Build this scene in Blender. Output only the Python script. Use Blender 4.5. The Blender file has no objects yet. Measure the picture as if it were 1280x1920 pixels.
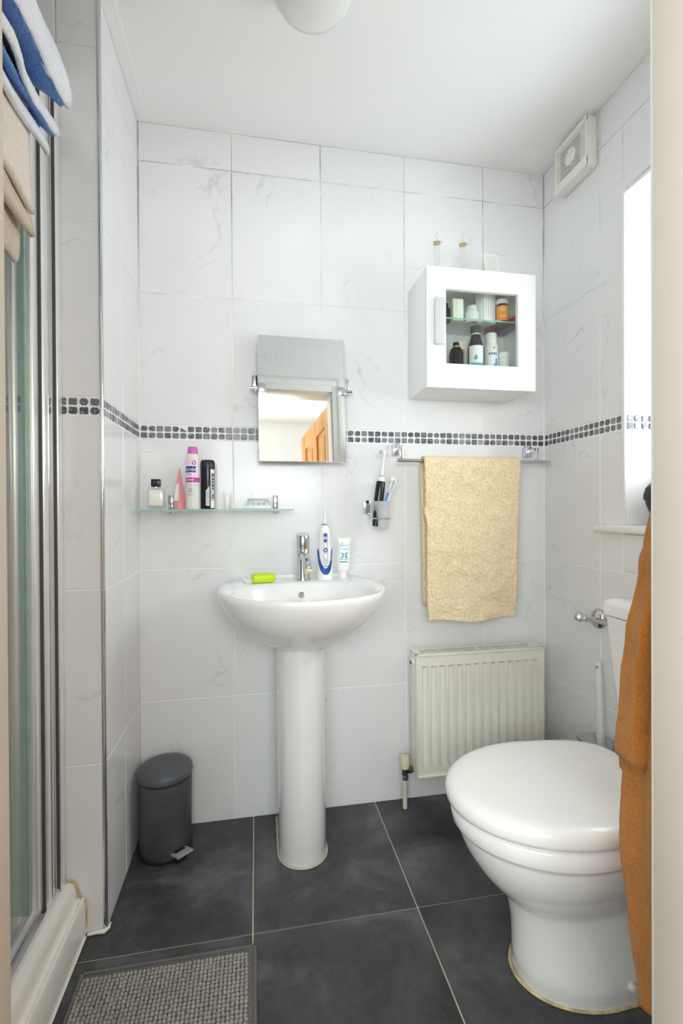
import bpy, bmesh, math, random
from mathutils import Vector, Matrix, noise
random.seed(7)
scene = bpy.context.scene
C = scene.collection

# ------------------------------------------------------------------ camera
FPX = 884.8
YAW, PITCH, ROLL = 0.17964, 0.005537, -0.005212
CAMPOS = Vector((0.3702, -1.6286, 1.0429))
fw = Vector((math.sin(YAW)*math.cos(PITCH), math.cos(YAW)*math.cos(PITCH), -math.sin(PITCH)))
rt = Vector((math.cos(YAW), -math.sin(YAW), 0)); up = rt.cross(fw)
r2 = rt*math.cos(ROLL)+up*math.sin(ROLL); u2 = -rt*math.sin(ROLL)+up*math.cos(ROLL)
cam = bpy.data.cameras.new('camera'); camo = bpy.data.objects.new('camera', cam); C.objects.link(camo)
cam.sensor_fit = 'VERTICAL'; cam.sensor_height = 36.0; cam.lens = FPX*36/1920; cam.clip_start = .01
camo.matrix_world = Matrix(((r2.x, u2.x, -fw.x, CAMPOS.x), (r2.y, u2.y, -fw.y, CAMPOS.y), (r2.z, u2.z, -fw.z, CAMPOS.z), (0, 0, 0, 1)))
scene.camera = camo

# ------------------------------------------------------------------ world, daylight, exposure
w = bpy.data.worlds.new('world'); scene.world = w; w.use_nodes = True
bg = w.node_tree.nodes['Background']; bg.inputs[0].default_value = (.86, .93, 1, 1); bg.inputs[1].default_value = 0.4
vs = scene.view_settings
vs.view_transform = 'Standard'; vs.look = 'None'; vs.exposure = 0.76; vs.gamma = 1.0; vs.use_curve_mapping = False
def area(name, loc, direction, sx, sy, power, color=(1, 1, 1), spread=180):
    l = bpy.data.lights.new(name, 'AREA'); l.shape = 'RECTANGLE'; l.size = sx; l.size_y = sy; l.energy = power; l.color = color
    l.spread = math.radians(spread)
    o = bpy.data.objects.new(name, l); C.objects.link(o); o.location = loc
    o.rotation_euler = Vector(direction).to_track_quat('-Z', 'Z').to_euler()
    return o
# daylight at the bathroom window; added fill light in a made-up landing window
area('window_daylight', (1.695, -.67, 1.48), (-1, -.28, .2), .49, .88, 7.5, (.94, .967, 1))
area('landing_fill_light', (-.16, -2.815, 1.44), (0, 1, 0), 2.2, .62, 36, (.925, .958, 1))

scene.cycles.diffuse_bounces = 10; scene.cycles.max_bounces = 16; scene.cycles.transparent_max_bounces = 16

# ------------------------------------------------------------------ materials
def lin(h):
    h = h.lstrip('#'); v = [int(h[i:i+2], 16)/255 for i in (0, 2, 4)]
    return tuple(x/12.92 if x <= .04045 else ((x+.055)/1.055)**2.4 for x in v)+(1,)
MATS = {}
def newmat(name):
    m = bpy.data.materials.new(name); m.use_nodes = True; MATS[name] = m
    nt = m.node_tree; b = nt.nodes['Principled BSDF']
    return m, nt, b
def N(nt, t, **kw):
    n = nt.nodes.new(t)
    for k, v in kw.items(): setattr(n, k, v)
    return n
def ramp(nt, fac, stops):
    r = N(nt, 'ShaderNodeValToRGB'); e = r.color_ramp.elements
    while len(e) < len(stops): e.new(.5)
    for el, (p, c) in zip(e, stops): el.position = p; el.color = c
    nt.links.new(fac, r.inputs[0]); return r.outputs[0]
def coords(nt, rnd=False):
    tc = N(nt, 'ShaderNodeTexCoord')
    if not rnd: return tc.outputs['Object']
    oi = N(nt, 'ShaderNodeObjectInfo'); mu = N(nt, 'ShaderNodeMath', operation='MULTIPLY'); mu.inputs[1].default_value = 37.0
    nt.links.new(oi.outputs['Random'], mu.inputs[0])
    va = N(nt, 'ShaderNodeVectorMath', operation='ADD'); nt.links.new(tc.outputs['Object'], va.inputs[0]); nt.links.new(mu.outputs[0], va.inputs[1])
    return va.outputs[0]
def noi(nt, vec, scale, detail=3, rough=.5, dist=0):
    n = N(nt, 'ShaderNodeTexNoise'); n.inputs['Scale'].default_value = scale; n.inputs['Detail'].default_value = detail
    n.inputs['Roughness'].default_value = rough; n.inputs['Distortion'].default_value = dist
    nt.links.new(vec, n.inputs['Vector']); return n.outputs['Fac']
def bump(nt, b, h, strength, dist=.01):
    n = N(nt, 'ShaderNodeBump'); n.inputs['Strength'].default_value = strength; n.inputs['Distance'].default_value = dist
    nt.links.new(h, n.inputs['Height']); nt.links.new(n.outputs[0], b.inputs['Normal'])
def simple(name, col, rough=.5, metal=0, var=.06, scale=20, bmp=0, bscale=60, coat=0, spec=.5, sub=0):
    m, nt, b = newmat(name); c = lin(col)
    v = coords(nt)
    f = noi(nt, v, scale, 3)
    dk = tuple(x*(1-var) for x in c[:3])+(1,); lt = tuple(min(1, x*(1+var)) for x in c[:3])+(1,)
    nt.links.new(ramp(nt, f, [(.3, dk), (.7, lt)]), b.inputs['Base Color'])
    b.inputs['Roughness'].default_value = rough; b.inputs['Metallic'].default_value = metal
    b.inputs['Specular IOR Level'].default_value = spec; b.inputs['Coat Weight'].default_value = coat; b.inputs['Coat Roughness'].default_value = .05
    if sub: b.inputs['Subsurface Weight'].default_value = sub; b.inputs['Subsurface Radius'].default_value = (.01, .01, .01)
    if bmp: bump(nt, b, noi(nt, v, bscale, 4), bmp, .003)
    return m
def glassy(name, tint, gloss_rough=.02, ior=1.45, haze=0.0, hazecol=(1, 1, 1, 1)):
    m = bpy.data.materials.new(name); m.use_nodes = True; nt = m.node_tree; nt.nodes.clear(); MATS[name] = m
    out = N(nt, 'ShaderNodeOutputMaterial'); tr = N(nt, 'ShaderNodeBsdfTransparent'); tr.inputs[0].default_value = tint
    gl = N(nt, 'ShaderNodeBsdfGlossy'); gl.inputs['Roughness'].default_value = gloss_rough
    fr = N(nt, 'ShaderNodeFresnel'); fr.inputs[0].default_value = ior
    ge = N(nt, 'ShaderNodeNewGeometry'); inv = N(nt, 'ShaderNodeMath', operation='SUBTRACT'); inv.inputs[0].default_value = 1.0; nt.links.new(ge.outputs['Backfacing'], inv.inputs[1])
    ff = N(nt, 'ShaderNodeMath', operation='MULTIPLY'); nt.links.new(fr.outputs[0], ff.inputs[0]); nt.links.new(inv.outputs[0], ff.inputs[1])   # reflect at the entry face only
    mx = N(nt, 'ShaderNodeMixShader'); nt.links.new(ff.outputs[0], mx.inputs[0]); nt.links.new(tr.outputs[0], mx.inputs[1]); nt.links.new(gl.outputs[0], mx.inputs[2])
    res = mx.outputs[0]
    if haze:
        df = N(nt, 'ShaderNodeBsdfDiffuse'); df.inputs[0].default_value = hazecol
        tl = N(nt, 'ShaderNodeBsdfTranslucent'); tl.inputs[0].default_value = hazecol
        ad = N(nt, 'ShaderNodeMixShader'); ad.inputs[0].default_value = .5; nt.links.new(df.outputs[0], ad.inputs[1]); nt.links.new(tl.outputs[0], ad.inputs[2])
        m2 = N(nt, 'ShaderNodeMixShader'); m2.inputs[0].default_value = haze; nt.links.new(res, m2.inputs[1]); nt.links.new(ad.outputs[0], m2.inputs[2]); res = m2.outputs[0]
    nt.links.new(res, out.inputs[0]); return m

# marble-look wall tile
m, nt, b = newmat('wall_tile'); v = coords(nt, True)
cloud = noi(nt, v, 3.2, 4, .55, .4); base = ramp(nt, cloud, [(.25, lin('#e9eaec')), (.75, lin('#f1f1f2'))])
vn = noi(nt, v, 2.6, 4, .55, .5); a1 = N(nt, 'ShaderNodeMath', operation='SUBTRACT'); a1.inputs[1].default_value = .5; nt.links.new(vn, a1.inputs[0])
a2 = N(nt, 'ShaderNodeMath', operation='ABSOLUTE'); nt.links.new(a1.outputs[0], a2.inputs[0])
vein = ramp(nt, a2.outputs[0], [(0, (1, 1, 1, 1)), (.010, (0, 0, 0, 1))])
brk = ramp(nt, noi(nt, v, 7, 2), [(.50, (0, 0, 0, 1)), (.68, (.30, .30, .30, 1))])
mm = N(nt, 'ShaderNodeMath', operation='MULTIPLY'); nt.links.new(vein, mm.inputs[0]); nt.links.new(brk, mm.inputs[1])
mx = N(nt, 'ShaderNodeMixRGB'); nt.links.new(mm.outputs[0], mx.inputs[0]); nt.links.new(base, mx.inputs[1]); mx.inputs[2].default_value = lin('#a9aaae')
nt.links.new(mx.outputs[0], b.inputs['Base Color']); b.inputs['Roughness'].default_value = .17; b.inputs['Specular IOR Level'].default_value = .4
bump(nt, b, noi(nt, v, 9, 2), .05, .01)
# grout, white with grey staining
m, nt, b = newmat('grout'); v = coords(nt)
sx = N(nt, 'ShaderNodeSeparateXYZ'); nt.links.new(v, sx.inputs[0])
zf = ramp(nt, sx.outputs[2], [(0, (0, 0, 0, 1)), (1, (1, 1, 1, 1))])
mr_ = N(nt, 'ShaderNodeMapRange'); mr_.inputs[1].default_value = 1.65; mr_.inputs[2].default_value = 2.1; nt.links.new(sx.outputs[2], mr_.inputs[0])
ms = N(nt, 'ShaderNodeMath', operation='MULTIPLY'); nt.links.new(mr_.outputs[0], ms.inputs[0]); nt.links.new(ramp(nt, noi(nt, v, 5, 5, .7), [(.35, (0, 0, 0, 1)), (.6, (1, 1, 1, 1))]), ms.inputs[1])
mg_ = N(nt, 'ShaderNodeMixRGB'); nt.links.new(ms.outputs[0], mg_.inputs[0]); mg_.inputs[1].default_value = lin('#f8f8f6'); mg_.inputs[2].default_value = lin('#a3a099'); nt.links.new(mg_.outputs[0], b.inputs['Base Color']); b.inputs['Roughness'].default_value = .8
# slate mosaic
m, nt, b = newmat('mosaic_stone'); v = coords(nt, True); oi = N(nt, 'ShaderNodeObjectInfo')
tone = ramp(nt, oi.outputs['Random'], [(0, lin('#3f424d')), (.45, lin('#545863')), (.8, lin('#6e727b')), (1, lin('#94979d'))])
st = ramp(nt, noi(nt, v, 70, 4, .6, 2.5), [(.48, (0, 0, 0, 1)), (.62, (.55, .55, .55, 1))])
mx = N(nt, 'ShaderNodeMixRGB'); nt.links.new(st, mx.inputs[0]); nt.links.new(tone, mx.inputs[1]); mx.inputs[2].default_value = lin('#b9bcc0')
nt.links.new(mx.outputs[0], b.inputs['Base Color']); b.inputs['Roughness'].default_value = .3
# floor tile
m, nt, b = newmat('floor_tile'); v = coords(nt, True)
f1 = noi(nt, v, 5, 6, .62, .3); f2 = noi(nt, v, 45, 5, .7)
c1 = ramp(nt, f1, [(.28, lin('#2b2c2f')), (.5, lin('#444548')), (.72, lin('#6b6c6f'))])
mx = N(nt, 'ShaderNodeMixRGB', blend_type='OVERLAY'); mx.inputs[0].default_value = .55; nt.links.new(c1, mx.inputs[1]); nt.links.new(f2, mx.inputs[2])
sp = ramp(nt, noi(nt, v, 160, 2), [(.70, (0, 0, 0, 1)), (.78, (.35, .35, .35, 1))])
mx2 = N(nt, 'ShaderNodeMixRGB', blend_type='ADD'); mx2.inputs[0].default_value = .35; nt.links.new(mx.outputs[0], mx2.inputs[1]); nt.links.new(sp, mx2.inputs[2])
nt.links.new(mx2.outputs[0], b.inputs['Base Color']); nt.links.new(ramp(nt, f2, [(.3, (.33,)*3+(1,)), (.7, (.5,)*3+(1,))]), b.inputs['Roughness']); bump(nt, b, f2, .12, .003)
simple('floor_grout', '#c9bfa8', .85, var=.1, scale=15)
simple('ceiling_paint', '#f8f8f8', .75, var=.01, scale=2, bmp=.05, bscale=25)
simple('plaster', '#f4f3f0', .8, var=.015, scale=3)
# cream gloss paint with a few rust-yellow spots
m, nt, b = newmat('cream_paint'); v = coords(nt)
sp = ramp(nt, noi(nt, v, 26, 1), [(.80, (0, 0, 0, 1)), (.84, (.7, .7, .7, 1))])
mx = N(nt, 'ShaderNodeMixRGB'); nt.links.new(sp, mx.inputs[0]); nt.links.new(ramp(nt, noi(nt, v, 3, 3), [(.3, lin('#cdc5b8')), (.7, lin('#d5cdc1'))]), mx.inputs[1]); mx.inputs[2].default_value = lin('#c99a52')
nt.links.new(mx.outputs[0], b.inputs['Base Color']); b.inputs['Roughness'].default_value = .4
simple('white_paint', '#f1f0ec', .4, var=.01)
simple('landing_carpet', '#b9ab98', .95, var=.2, scale=300, bmp=.5, bscale=400)
# ceramics, plastics, metals
simple('ceramic', '#f1f1f0', .07, var=.005, coat=.4)
simple('seat_plastic', '#f3f3f2', .16, var=.005)
simple('white_plastic', '#f1f1ef', .35, var=.01)
simple('tray_acrylic', '#f1efe9', .22, var=.02, scale=8)
simple('yellowed_silicone', '#cdb58a', .5, var=.35, scale=45)
simple('silicone', '#f4f3ef', .35, var=.02)
simple('cabinet_white', '#f7f7f6', .38, var=.005)
simple('radiator_enamel', '#eceadf', .33, var=.03, scale=5)
simple('radiator_dark', '#3d382e', .8, var=.2)
simple('pipe_paint', '#e3d8c5', .5, var=.06)
simple('valve_cream', '#e2dcbc', .5, var=.04)
simple('old_brass', '#77756c', .35, 1, var=.2, scale=40)
simple('chrome', '#d6d8da', .08, 1, var=.02)
simple('satin_chrome', '#c9cacb', .25, 1, var=.05)
simple('aluminium', '#eef0f0', .3, .55, var=.02)
simple('dark_gasket', '#55534f', .6)
simple('bin_black', '#4b4c50', .5, var=.08, scale=30)
simple('bin_lid_black', '#565a60', .42, var=.1, scale=40)
simple('black_gloss', '#151517', .25, var=.1)
simple('black_matte', '#1b1b1e', .5, var=.1)
simple('navy_black', '#26263a', .35, var=.1)
simple('mirror', '#f4f6f5', .0, 1, var=0)
simple('lime_soap', '#c8ea10', .4, var=.03, sub=.15)
simple('blue_plastic', '#1f4fa6', .3, var=.03)
simple('light_grey', '#c9cccd', .4, var=.03)
simple('pink_plastic', '#f09aa0', .4, var=.03)
simple('hot_pink', '#d869c8', .3, var=.04)
simple('pale_pink', '#f6dcec', .35, var=.03)
simple('magenta', '#c0389c', .35, var=.04)
simple('label_blue', '#123f94', .35, var=.04)
simple('print_grey', '#8f9296', .5, var=.05)
simple('print_dark', '#3c3d42', .5, var=.05)
simple('print_purple', '#6a6a9c', .5, var=.05)
simple('teal', '#2ab0bc', .4, var=.04)
simple('pale_blue', '#b9cdea', .4, var=.04)
simple('sky_blue', '#4d9be0', .4, var=.04)
simple('green_print', '#7fcf52', .4, var=.04)
simple('orange_label', '#f5982c', .45, var=.06)
simple('red_card', '#d32220', .45, var=.06)
simple('dark_red_card', '#5c2b2b', .5, var=.1)
simple('cream_card', '#f0ead6', .5, var=.03)
simple('brown_glass', '#2e2320', .12, var=.1)
simple('gold', '#cdb86a', .25, 1, var=.05)
simple('lampglass', '#ececea', .18, var=.01, sub=.3)
simple('vent_plastic', '#eeeee6', .4, var=.02)
simple('vent_dark', '#6f6c4c', .7, var=.1)
simple('brown_leather', '#352e2d', .5, var=.2, scale=40, bmp=.3, bscale=90)
simple('handle_shaded_grey', '#cfd0d2', .35, var=.02)  # shading on the handle's side put into its base colour
simple('pearl', '#e9e8e2', .3, var=.03)
glassy('clear_glass', (.95, .975, .965, 1))
glassy('shower_glass', (.97, .988, .982, 1), .02, 1.5)
glassy('shelf_glass', (.95, .98, .97, 1), .02, 1.5)
glassy('clear_plastic', (.95, .95, .96, 1), .08, 1.45, .22, (.93, .93, .96, 1))
glassy('frosted_glass', (.95, .96, .96, 1), .15, 1.3, .55, (.97, .975, .975, 1))
glassy('perfume_glass', (.985, .988, .98, 1), .02, 1.5, .10, (.93, .93, .86, 1))
glassy('crystal', (.97, .97, .95, 1), .03, 1.5, .22, (.95, .95, .88, 1))
simple('glass_edge', '#9cc2b5', .15, var=.1)
simple('perfume_liquid', '#f5f4ec', .3, var=.02)
# fabrics
def fabric(name, c0, c1, bstr=.8, scale=230, coarse=.3):
    m, nt, b = newmat(name); v = coords(nt)
    f = noi(nt, v, 14, 4, .6); g = noi(nt, v, scale, 3, .7)
    md = N(nt, 'ShaderNodeMath', operation='MULTIPLY_ADD'); md.inputs[1].default_value = 1-coarse; nt.links.new(g, md.inputs[0])
    hf = N(nt, 'ShaderNodeMath', operation='MULTIPLY'); hf.inputs[1].default_value = coarse; nt.links.new(f, hf.inputs[0]); nt.links.new(hf.outputs[0], md.inputs[2])
    nt.links.new(ramp(nt, md.outputs[0], [(.36, lin(c0)), (.62, lin(c1))]), b.inputs['Base Color'])
    b.inputs['Roughness'].default_value = .95; b.inputs['Specular IOR Level'].default_value = .1; b.inputs['Sheen Weight'].default_value = .25; b.inputs['Sheen Roughness'].default_value = .5
    bump(nt, b, g, bstr, .004); return m
fabric('towel_cream', '#e6ca9b', '#fdedcd', 1.0, 150, .12)
fabric('robe_orange', '#b1661a', '#d58d33', 1.0, 380, .25)
fabric('towel_pale', '#dfe6f2', '#f7f9fc')
fabric('towel_blue', '#3a70c2', '#7fa9e4')
fabric('towel_beige', '#e2d8ca', '#f3ede3')
fabric('towel_beige_shaded', '#cdbda6', '#e4d8c6')  # beige towel made browner, shade of its inner folds put into the colour
fabric('mat_pile', '#8b867f', '#a9a49c', .3, 300)
fabric('mat_border', '#5f5e5b', '#74736f', .4, 300)
# pine
m, nt, b = newmat('pine'); v = coords(nt); mp = N(nt, 'ShaderNodeMapping'); mp.inputs['Scale'].default_value = (14, 14, 1.1); nt.links.new(v, mp.inputs[0])
nt.links.new(ramp(nt, noi(nt, mp.outputs[0], 3, 5, .6, .6), [(.3, lin('#b06f22')), (.7, lin('#d69a48'))]), b.inputs['Base Color']); b.inputs['Roughness'].default_value = .35

# ------------------------------------------------------------------ geometry helpers (world coordinates)
def box(bm, lo, hi, bev=0, seg=2):
    lo = Vector(lo); hi = Vector(hi)
    lo, hi = Vector([min(a, b_) for a, b_ in zip(lo, hi)]), Vector([max(a, b_) for a, b_ in zip(lo, hi)])
    vs_ = [bm.verts.new((x, y, z)) for x in (lo.x, hi.x) for y in (lo.y, hi.y) for z in (lo.z, hi.z)]
    fs = [bm.faces.new([vs_[i] for i in f]) for f in ((0, 1, 3, 2), (4, 6, 7, 5), (0, 4, 5, 1), (2, 3, 7, 6), (0, 2, 6, 4), (1, 5, 7, 3))]
    if bev: bmesh.ops.bevel(bm, geom=list({e for f in fs for e in f.edges}), offset=bev, segments=seg, profile=.5, affect='EDGES')
    return bm
def loft(bm, rings, cap0=True, cap1=True):
    R = [[bm.verts.new(p) for p in ring] for ring in rings]; n = len(R[0])
    for a, b_ in zip(R, R[1:]):
        for i in range(n): bm.faces.new((a[i], a[(i+1) % n], b_[(i+1) % n], b_[i]))
    if cap0: bm.faces.new(R[0][::-1])
    if cap1: bm.faces.new(R[-1])
    return bm
def frame_of(d):
    d = Vector(d).normalized(); a = Vector((0, 0, 1)) if abs(d.z) < .95 else Vector((1, 0, 0))
    u = a.cross(d).normalized(); return u, d.cross(u)
def ring(c, u, v, ru, rv=None, n=20):
    rv = ru if rv is None else rv; c = Vector(c)
    return [c+u*ru*math.cos(2*math.pi*i/n)+v*rv*math.sin(2*math.pi*i/n) for i in range(n)]
def lathe(bm, prof, c, axis=(0, 0, 1), n=24):
    u, v = frame_of(axis); ax = Vector(axis).normalized(); c = Vector(c)
    return loft(bm, [ring(c+ax*h, u, v, max(r, .0002), n=n) for r, h in prof])
def cyl(bm, p0, p1, r0, r1=None, n=20):
    p0 = Vector(p0); p1 = Vector(p1); u, v = frame_of(p1-p0)
    return loft(bm, [ring(p0, u, v, r0, n=n), ring(p1, u, v, r0 if r1 is None else r1, n=n)])
def tube(bm, pts, r, n=10):
    pts = [Vector(p) for p in pts]; rings = []
    u = None
    for i, p in enumerate(pts):
        d = (pts[min(i+1, len(pts)-1)]-pts[max(i-1, 0)]).normalized()
        if u is None: u, v = frame_of(d)
        else: u = (u-d*u.dot(d)).normalized(); v = d.cross(u)
        rings.append(ring(p, u, v, r[i] if isinstance(r, (list, tuple)) else r, n=n))
    return loft(bm, rings)
def sellipse(cx, cy, z, a, b_, e=2.0, n=48):
    out = []
    for i in range(n):
        t = 2*math.pi*i/n; ct, st = math.cos(t), math.sin(t)
        out.append((cx+a*math.copysign(abs(ct)**(2/e), ct), cy+b_*math.copysign(abs(st)**(2/e), st), z))
    return out
def grid(bm, G, thick=None):
    V = [[bm.verts.new(p) for p in row] for row in G]
    for i in range(len(V)-1):
        for j in range(len(V[0])-1): bm.faces.new((V[i][j], V[i+1][j], V[i+1][j+1], V[i][j+1]))
    if thick:
        bmesh.ops.recalc_face_normals(bm, faces=bm.faces[:])
        bm.normal_update(); nr, nc = len(V), len(V[0])
        B = [[bm.verts.new(v.co-v.normal*thick) for v in row] for row in V]
        for i in range(nr-1):
            for j in range(nc-1): bm.faces.new((B[i][j], B[i][j+1], B[i+1][j+1], B[i+1][j]))
        for i in range(nr-1):
            for j in (0, nc-1): bm.faces.new((V[i][j], V[i+1][j], B[i+1][j], B[i][j]))
        for j in range(nc-1):
            for i in (0, nr-1): bm.faces.new((V[i][j], V[i][j+1], B[i][j+1], B[i][j]))
    return bm
class Rect(list): pass
def plate(bm, pts2, fn, t=.0006):
    """closed 2-D outline pts2 mapped by fn(u, v, d) to 3-D, with thickness t"""
    if isinstance(pts2, Rect):
        u0, u1, v0, v1, n = pts2.r; L = []
        for d in (0, t): L.append([[bm.verts.new(fn(u0+(u1-u0)*i/n, v, d)) for i in range(n+1)] for v in (v0, v1)])
        for i in range(n):
            bm.faces.new((L[1][0][i], L[1][0][i+1], L[1][1][i+1], L[1][1][i]))
            for q in (0, 1): bm.faces.new((L[0][q][i], L[0][q][i+1], L[1][q][i+1], L[1][q][i]))
        for i in (0, n): bm.faces.new((L[0][0][i], L[0][1][i], L[1][1][i], L[1][0][i]))
        return bm
    a = [bm.verts.new(fn(u, v, 0)) for u, v in pts2]; b_ = [bm.verts.new(fn(u, v, t)) for u, v in pts2]; n = len(a)
    bm.faces.new(a[::-1]); bm.faces.new(b_)
    for i in range(n): bm.faces.new((a[i], a[(i+1) % n], b_[(i+1) % n], b_[i]))
    return bm
NB = bmesh.new
def wloc(o):
    p = Vector((0, 0, 0))
    while o is not None: p += o.location; o = o.parent
    return p
def obj(name, bm, mat, parent=None, smooth=40, origin=None, fixn=True):
    if fixn: bmesh.ops.recalc_face_normals(bm, faces=bm.faces[:])
    if origin is None:
        if parent is None or True:
            xs = [v.co for v in bm.verts]
            lo = [min(c[i] for c in xs) for i in range(3)]; hi = [max(c[i] for c in xs) for i in range(3)]
            origin = Vector(((lo[0]+hi[0])/2, (lo[1]+hi[1])/2, lo[2]))
    bmesh.ops.translate(bm, verts=bm.verts, vec=-Vector(origin))
    me = bpy.data.meshes.new(name); bm.to_mesh(me); bm.free()
    if smooth:
        me.shade_smooth()
        if smooth < 180: me.set_sharp_from_angle(angle=math.radians(smooth))
    me.materials.append(MATS[mat])
    o = bpy.data.objects.new(name, me); C.objects.link(o)
    o.location = Vector(origin)-wloc(parent) if parent else origin
    if parent: o.parent = parent
    return o
def tag(o, label, cat, group=None):
    o['label'] = label; o['category'] = cat
    if group: o['group'] = group
    return o
def thing(name, label, cat, loc, group=None):
    o = bpy.data.objects.new(name, None); C.objects.link(o); o.location = loc; o.empty_display_size = .05
    return tag(o, label, cat, group)
def struct(name, bm, mat, label=None, smooth=30):
    o = obj(name, bm, mat, None, smooth); o['kind'] = 'structure'
    if label: o['label'] = label
    return o
def bx(lo, hi, bev=0, seg=2): return box(NB(), lo, hi, bev, seg)
def text_pts(s, size):
    cu = bpy.data.curves.new('t', 'FONT'); cu.body = s; cu.size = size; cu.align_x = 'CENTER'; cu.align_y = 'CENTER'; cu.resolution_u = 3
    t = bpy.data.objects.new('t', cu); C.objects.link(t); bpy.context.view_layer.update()
    me = bpy.data.meshes.new_from_object(t.evaluated_get(bpy.context.evaluated_depsgraph_get()))
    bpy.data.objects.remove(t); bpy.data.curves.remove(cu)
    return me
def text_bm(s, size, fn, sx=1.0):
    me = text_pts(s, size); bm = NB(); bm.from_mesh(me); bpy.data.meshes.remove(me)
    for v in bm.verts: v.co = fn(v.co.x*sx, v.co.y, 0)
    return bm
def text(name, s, size, fn, mat, parent, sx=1.0):
    return obj(name, text_bm(s, size, fn, sx), mat, parent, 0, fixn=False)
def cylmap(cx, cy, cz, R, a0=0.0):
    """(u,v,d) -> on a vertical cylinder facing the room (-y), a0 turns it about the axis"""
    def fn(u, v, d):
        a = a0+u/R; r = R+d
        return Vector((cx+r*math.sin(a), cy-r*math.cos(a), cz+v))
    return fn
def rect2(u0, u1, v0, v1, n=8):
    r = Rect([0]); r.r = (u0, u1, v0, v1, n); return r
def circ2(u, v, r, n=16, rv=None): return [(u+r*math.cos(2*math.pi*i/n), v+(rv or r)*math.sin(2*math.pi*i/n)) for i in range(n)]

# ------------------------------------------------------------------ shell
XR, ZC, YF = 1.45, 2.306, -1.13
NIBY, SHX = -.376, -.92
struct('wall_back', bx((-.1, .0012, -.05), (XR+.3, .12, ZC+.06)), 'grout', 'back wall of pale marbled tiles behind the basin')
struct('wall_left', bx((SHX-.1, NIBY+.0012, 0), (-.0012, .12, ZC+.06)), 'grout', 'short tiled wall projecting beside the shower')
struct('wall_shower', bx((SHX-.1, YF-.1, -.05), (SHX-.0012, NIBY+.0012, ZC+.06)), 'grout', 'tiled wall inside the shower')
WY0, WY1, WZ0, WZ1 = -.395, -.995, .992, 1.985       # window opening in the right wall
bm = NB()
box(bm, (XR+.0012, .12, -.05), (XR+.26, WY0, ZC+.06)); box(bm, (XR+.0012, WY1, -.05), (XR+.26, YF-.1, ZC+.06))
box(bm, (XR+.0012, WY0, -.05), (XR+.26, WY1, .96)); box(bm, (XR+.0012, WY0, WZ1), (XR+.26, WY1, ZC+.06))
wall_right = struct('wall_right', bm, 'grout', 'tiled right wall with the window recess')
OX0, OX1, OZ = .112, .872, 1.925                     # door opening (structural)
bm = NB()
box(bm, (SHX-.1, YF-.1, -.05), (OX0, YF-.0012, ZC+.06)); box(bm, (OX1, YF-.1, -.05), (XR+.26, YF-.0012, ZC+.06)); box(bm, (OX0, YF-.1, OZ), (OX1, YF-.0012, ZC+.06))
wall_front = struct('wall_front', bm, 'plaster', 'wall around the bathroom doorway')
struct('ceiling', bx((-1.5, -2.9, ZC), (2.3, .12, ZC+.1)), 'ceiling_paint', 'smooth white painted ceiling')
floor = struct('floor', bx((-1.0, YF-.1, -.1), (XR+.3, .12, -.0025)), 'floor_grout', 'dark slate tiled floor with cream joints')
struct('floor_landing', bx((-1.5, -2.9, -.1), (2.3, YF-.1, -.004)), 'landing_carpet', 'carpeted floor of the landing outside the doorway')
bm = NB(); wy = -2.75
LW0, LW1, LZ0, LZ1 = -1.32, 1.0, 1.08, 1.80  # opening added and widened to let fill light through the doorway
box(bm, (-1.5, wy-.1, 0), (LW0, wy, ZC)); box(bm, (LW1, wy-.1, 0), (2.3, wy, ZC)); box(bm, (LW0, wy-.1, 0), (LW1, wy, LZ0)); box(bm, (LW0, wy-.1, LZ1), (LW1, wy, ZC))
struct('wall_landing_back', bm, 'plaster', 'white landing wall with an added window opening')
struct('wall_landing_left', bx((-1.5, wy-.1, 0), (-1.4, YF-.1, ZC)), 'plaster')
struct('wall_landing_right', bx((2.2, wy-.1, 0), (2.3, YF-.1, ZC)), 'plaster')
wl = struct('added_window', bx((LW0, wy-.06, LZ0), (LW1, wy-.05, LZ1)), 'clear_glass', 'pane of the added landing window for fill light')
for q in ((LW0, LZ0, LW1, LZ0+.05), (LW0, LZ1-.05, LW1, LZ1), (LW0, LZ0+.05, LW0+.05, LZ1-.05), (LW1-.05, LZ0+.05, LW1, LZ1-.05), (-.58, LZ0+.05, -.54, LZ1-.05), (.22, LZ0+.05, .26, LZ1-.05)):
    obj('window_frame', bx((q[0], wy-.07, q[1]), (q[2], wy-.03, q[3]), .004), 'white_paint', wl)

# tiles -----------------------------------------------------------------
TM = {}
def tile_mesh(wd, ht, t, bev, mat, round_=0):
    k = (round(wd, 4), round(ht, 4), t, mat, round_)
    if k in TM: return TM[k]
    bm = NB()
    def outline(ins):
        a, b_ = wd/2-ins, ht/2-ins
        if not round_: return [(-a, -b_), (a, -b_), (a, b_), (-a, b_)]
        o = []
        rr = [round_*random.uniform(.7, 1.25) for _ in range(4)]
        for (sx, sy), r in zip(((1, -1), (1, 1), (-1, 1), (-1, -1)), rr):
            o += [(sx*(a-(r if sx*sy < 0 else 0)), sy*(b_-(0 if sx*sy < 0 else r))), (sx*(a-(0 if sx*sy < 0 else r)), sy*(b_-(r if sx*sy < 0 else 0)))]
        return o
    st = random.getstate(); o0 = outline(0); random.setstate(st); o1 = outline(bev)
    loft(bm, [[(x, y, -t) for x, y in o0], [(x, y, -bev) for x, y in o0], [(x, y, 0) for x, y in o1]], cap0=False)
    bmesh.ops.recalc_face_normals(bm, faces=bm.faces[:])
    me = bpy.data.meshes.new('tile'); bm.to_mesh(me); bm.free(); me.materials.append(MATS[mat]); TM[k] = me; return me
def basis(n):
    n = Vector(n); v = Vector((0, 0, 1)) if abs(n.z) < .5 else Vector((0, 1, 0)); u = v.cross(n); return u, v, n
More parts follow.
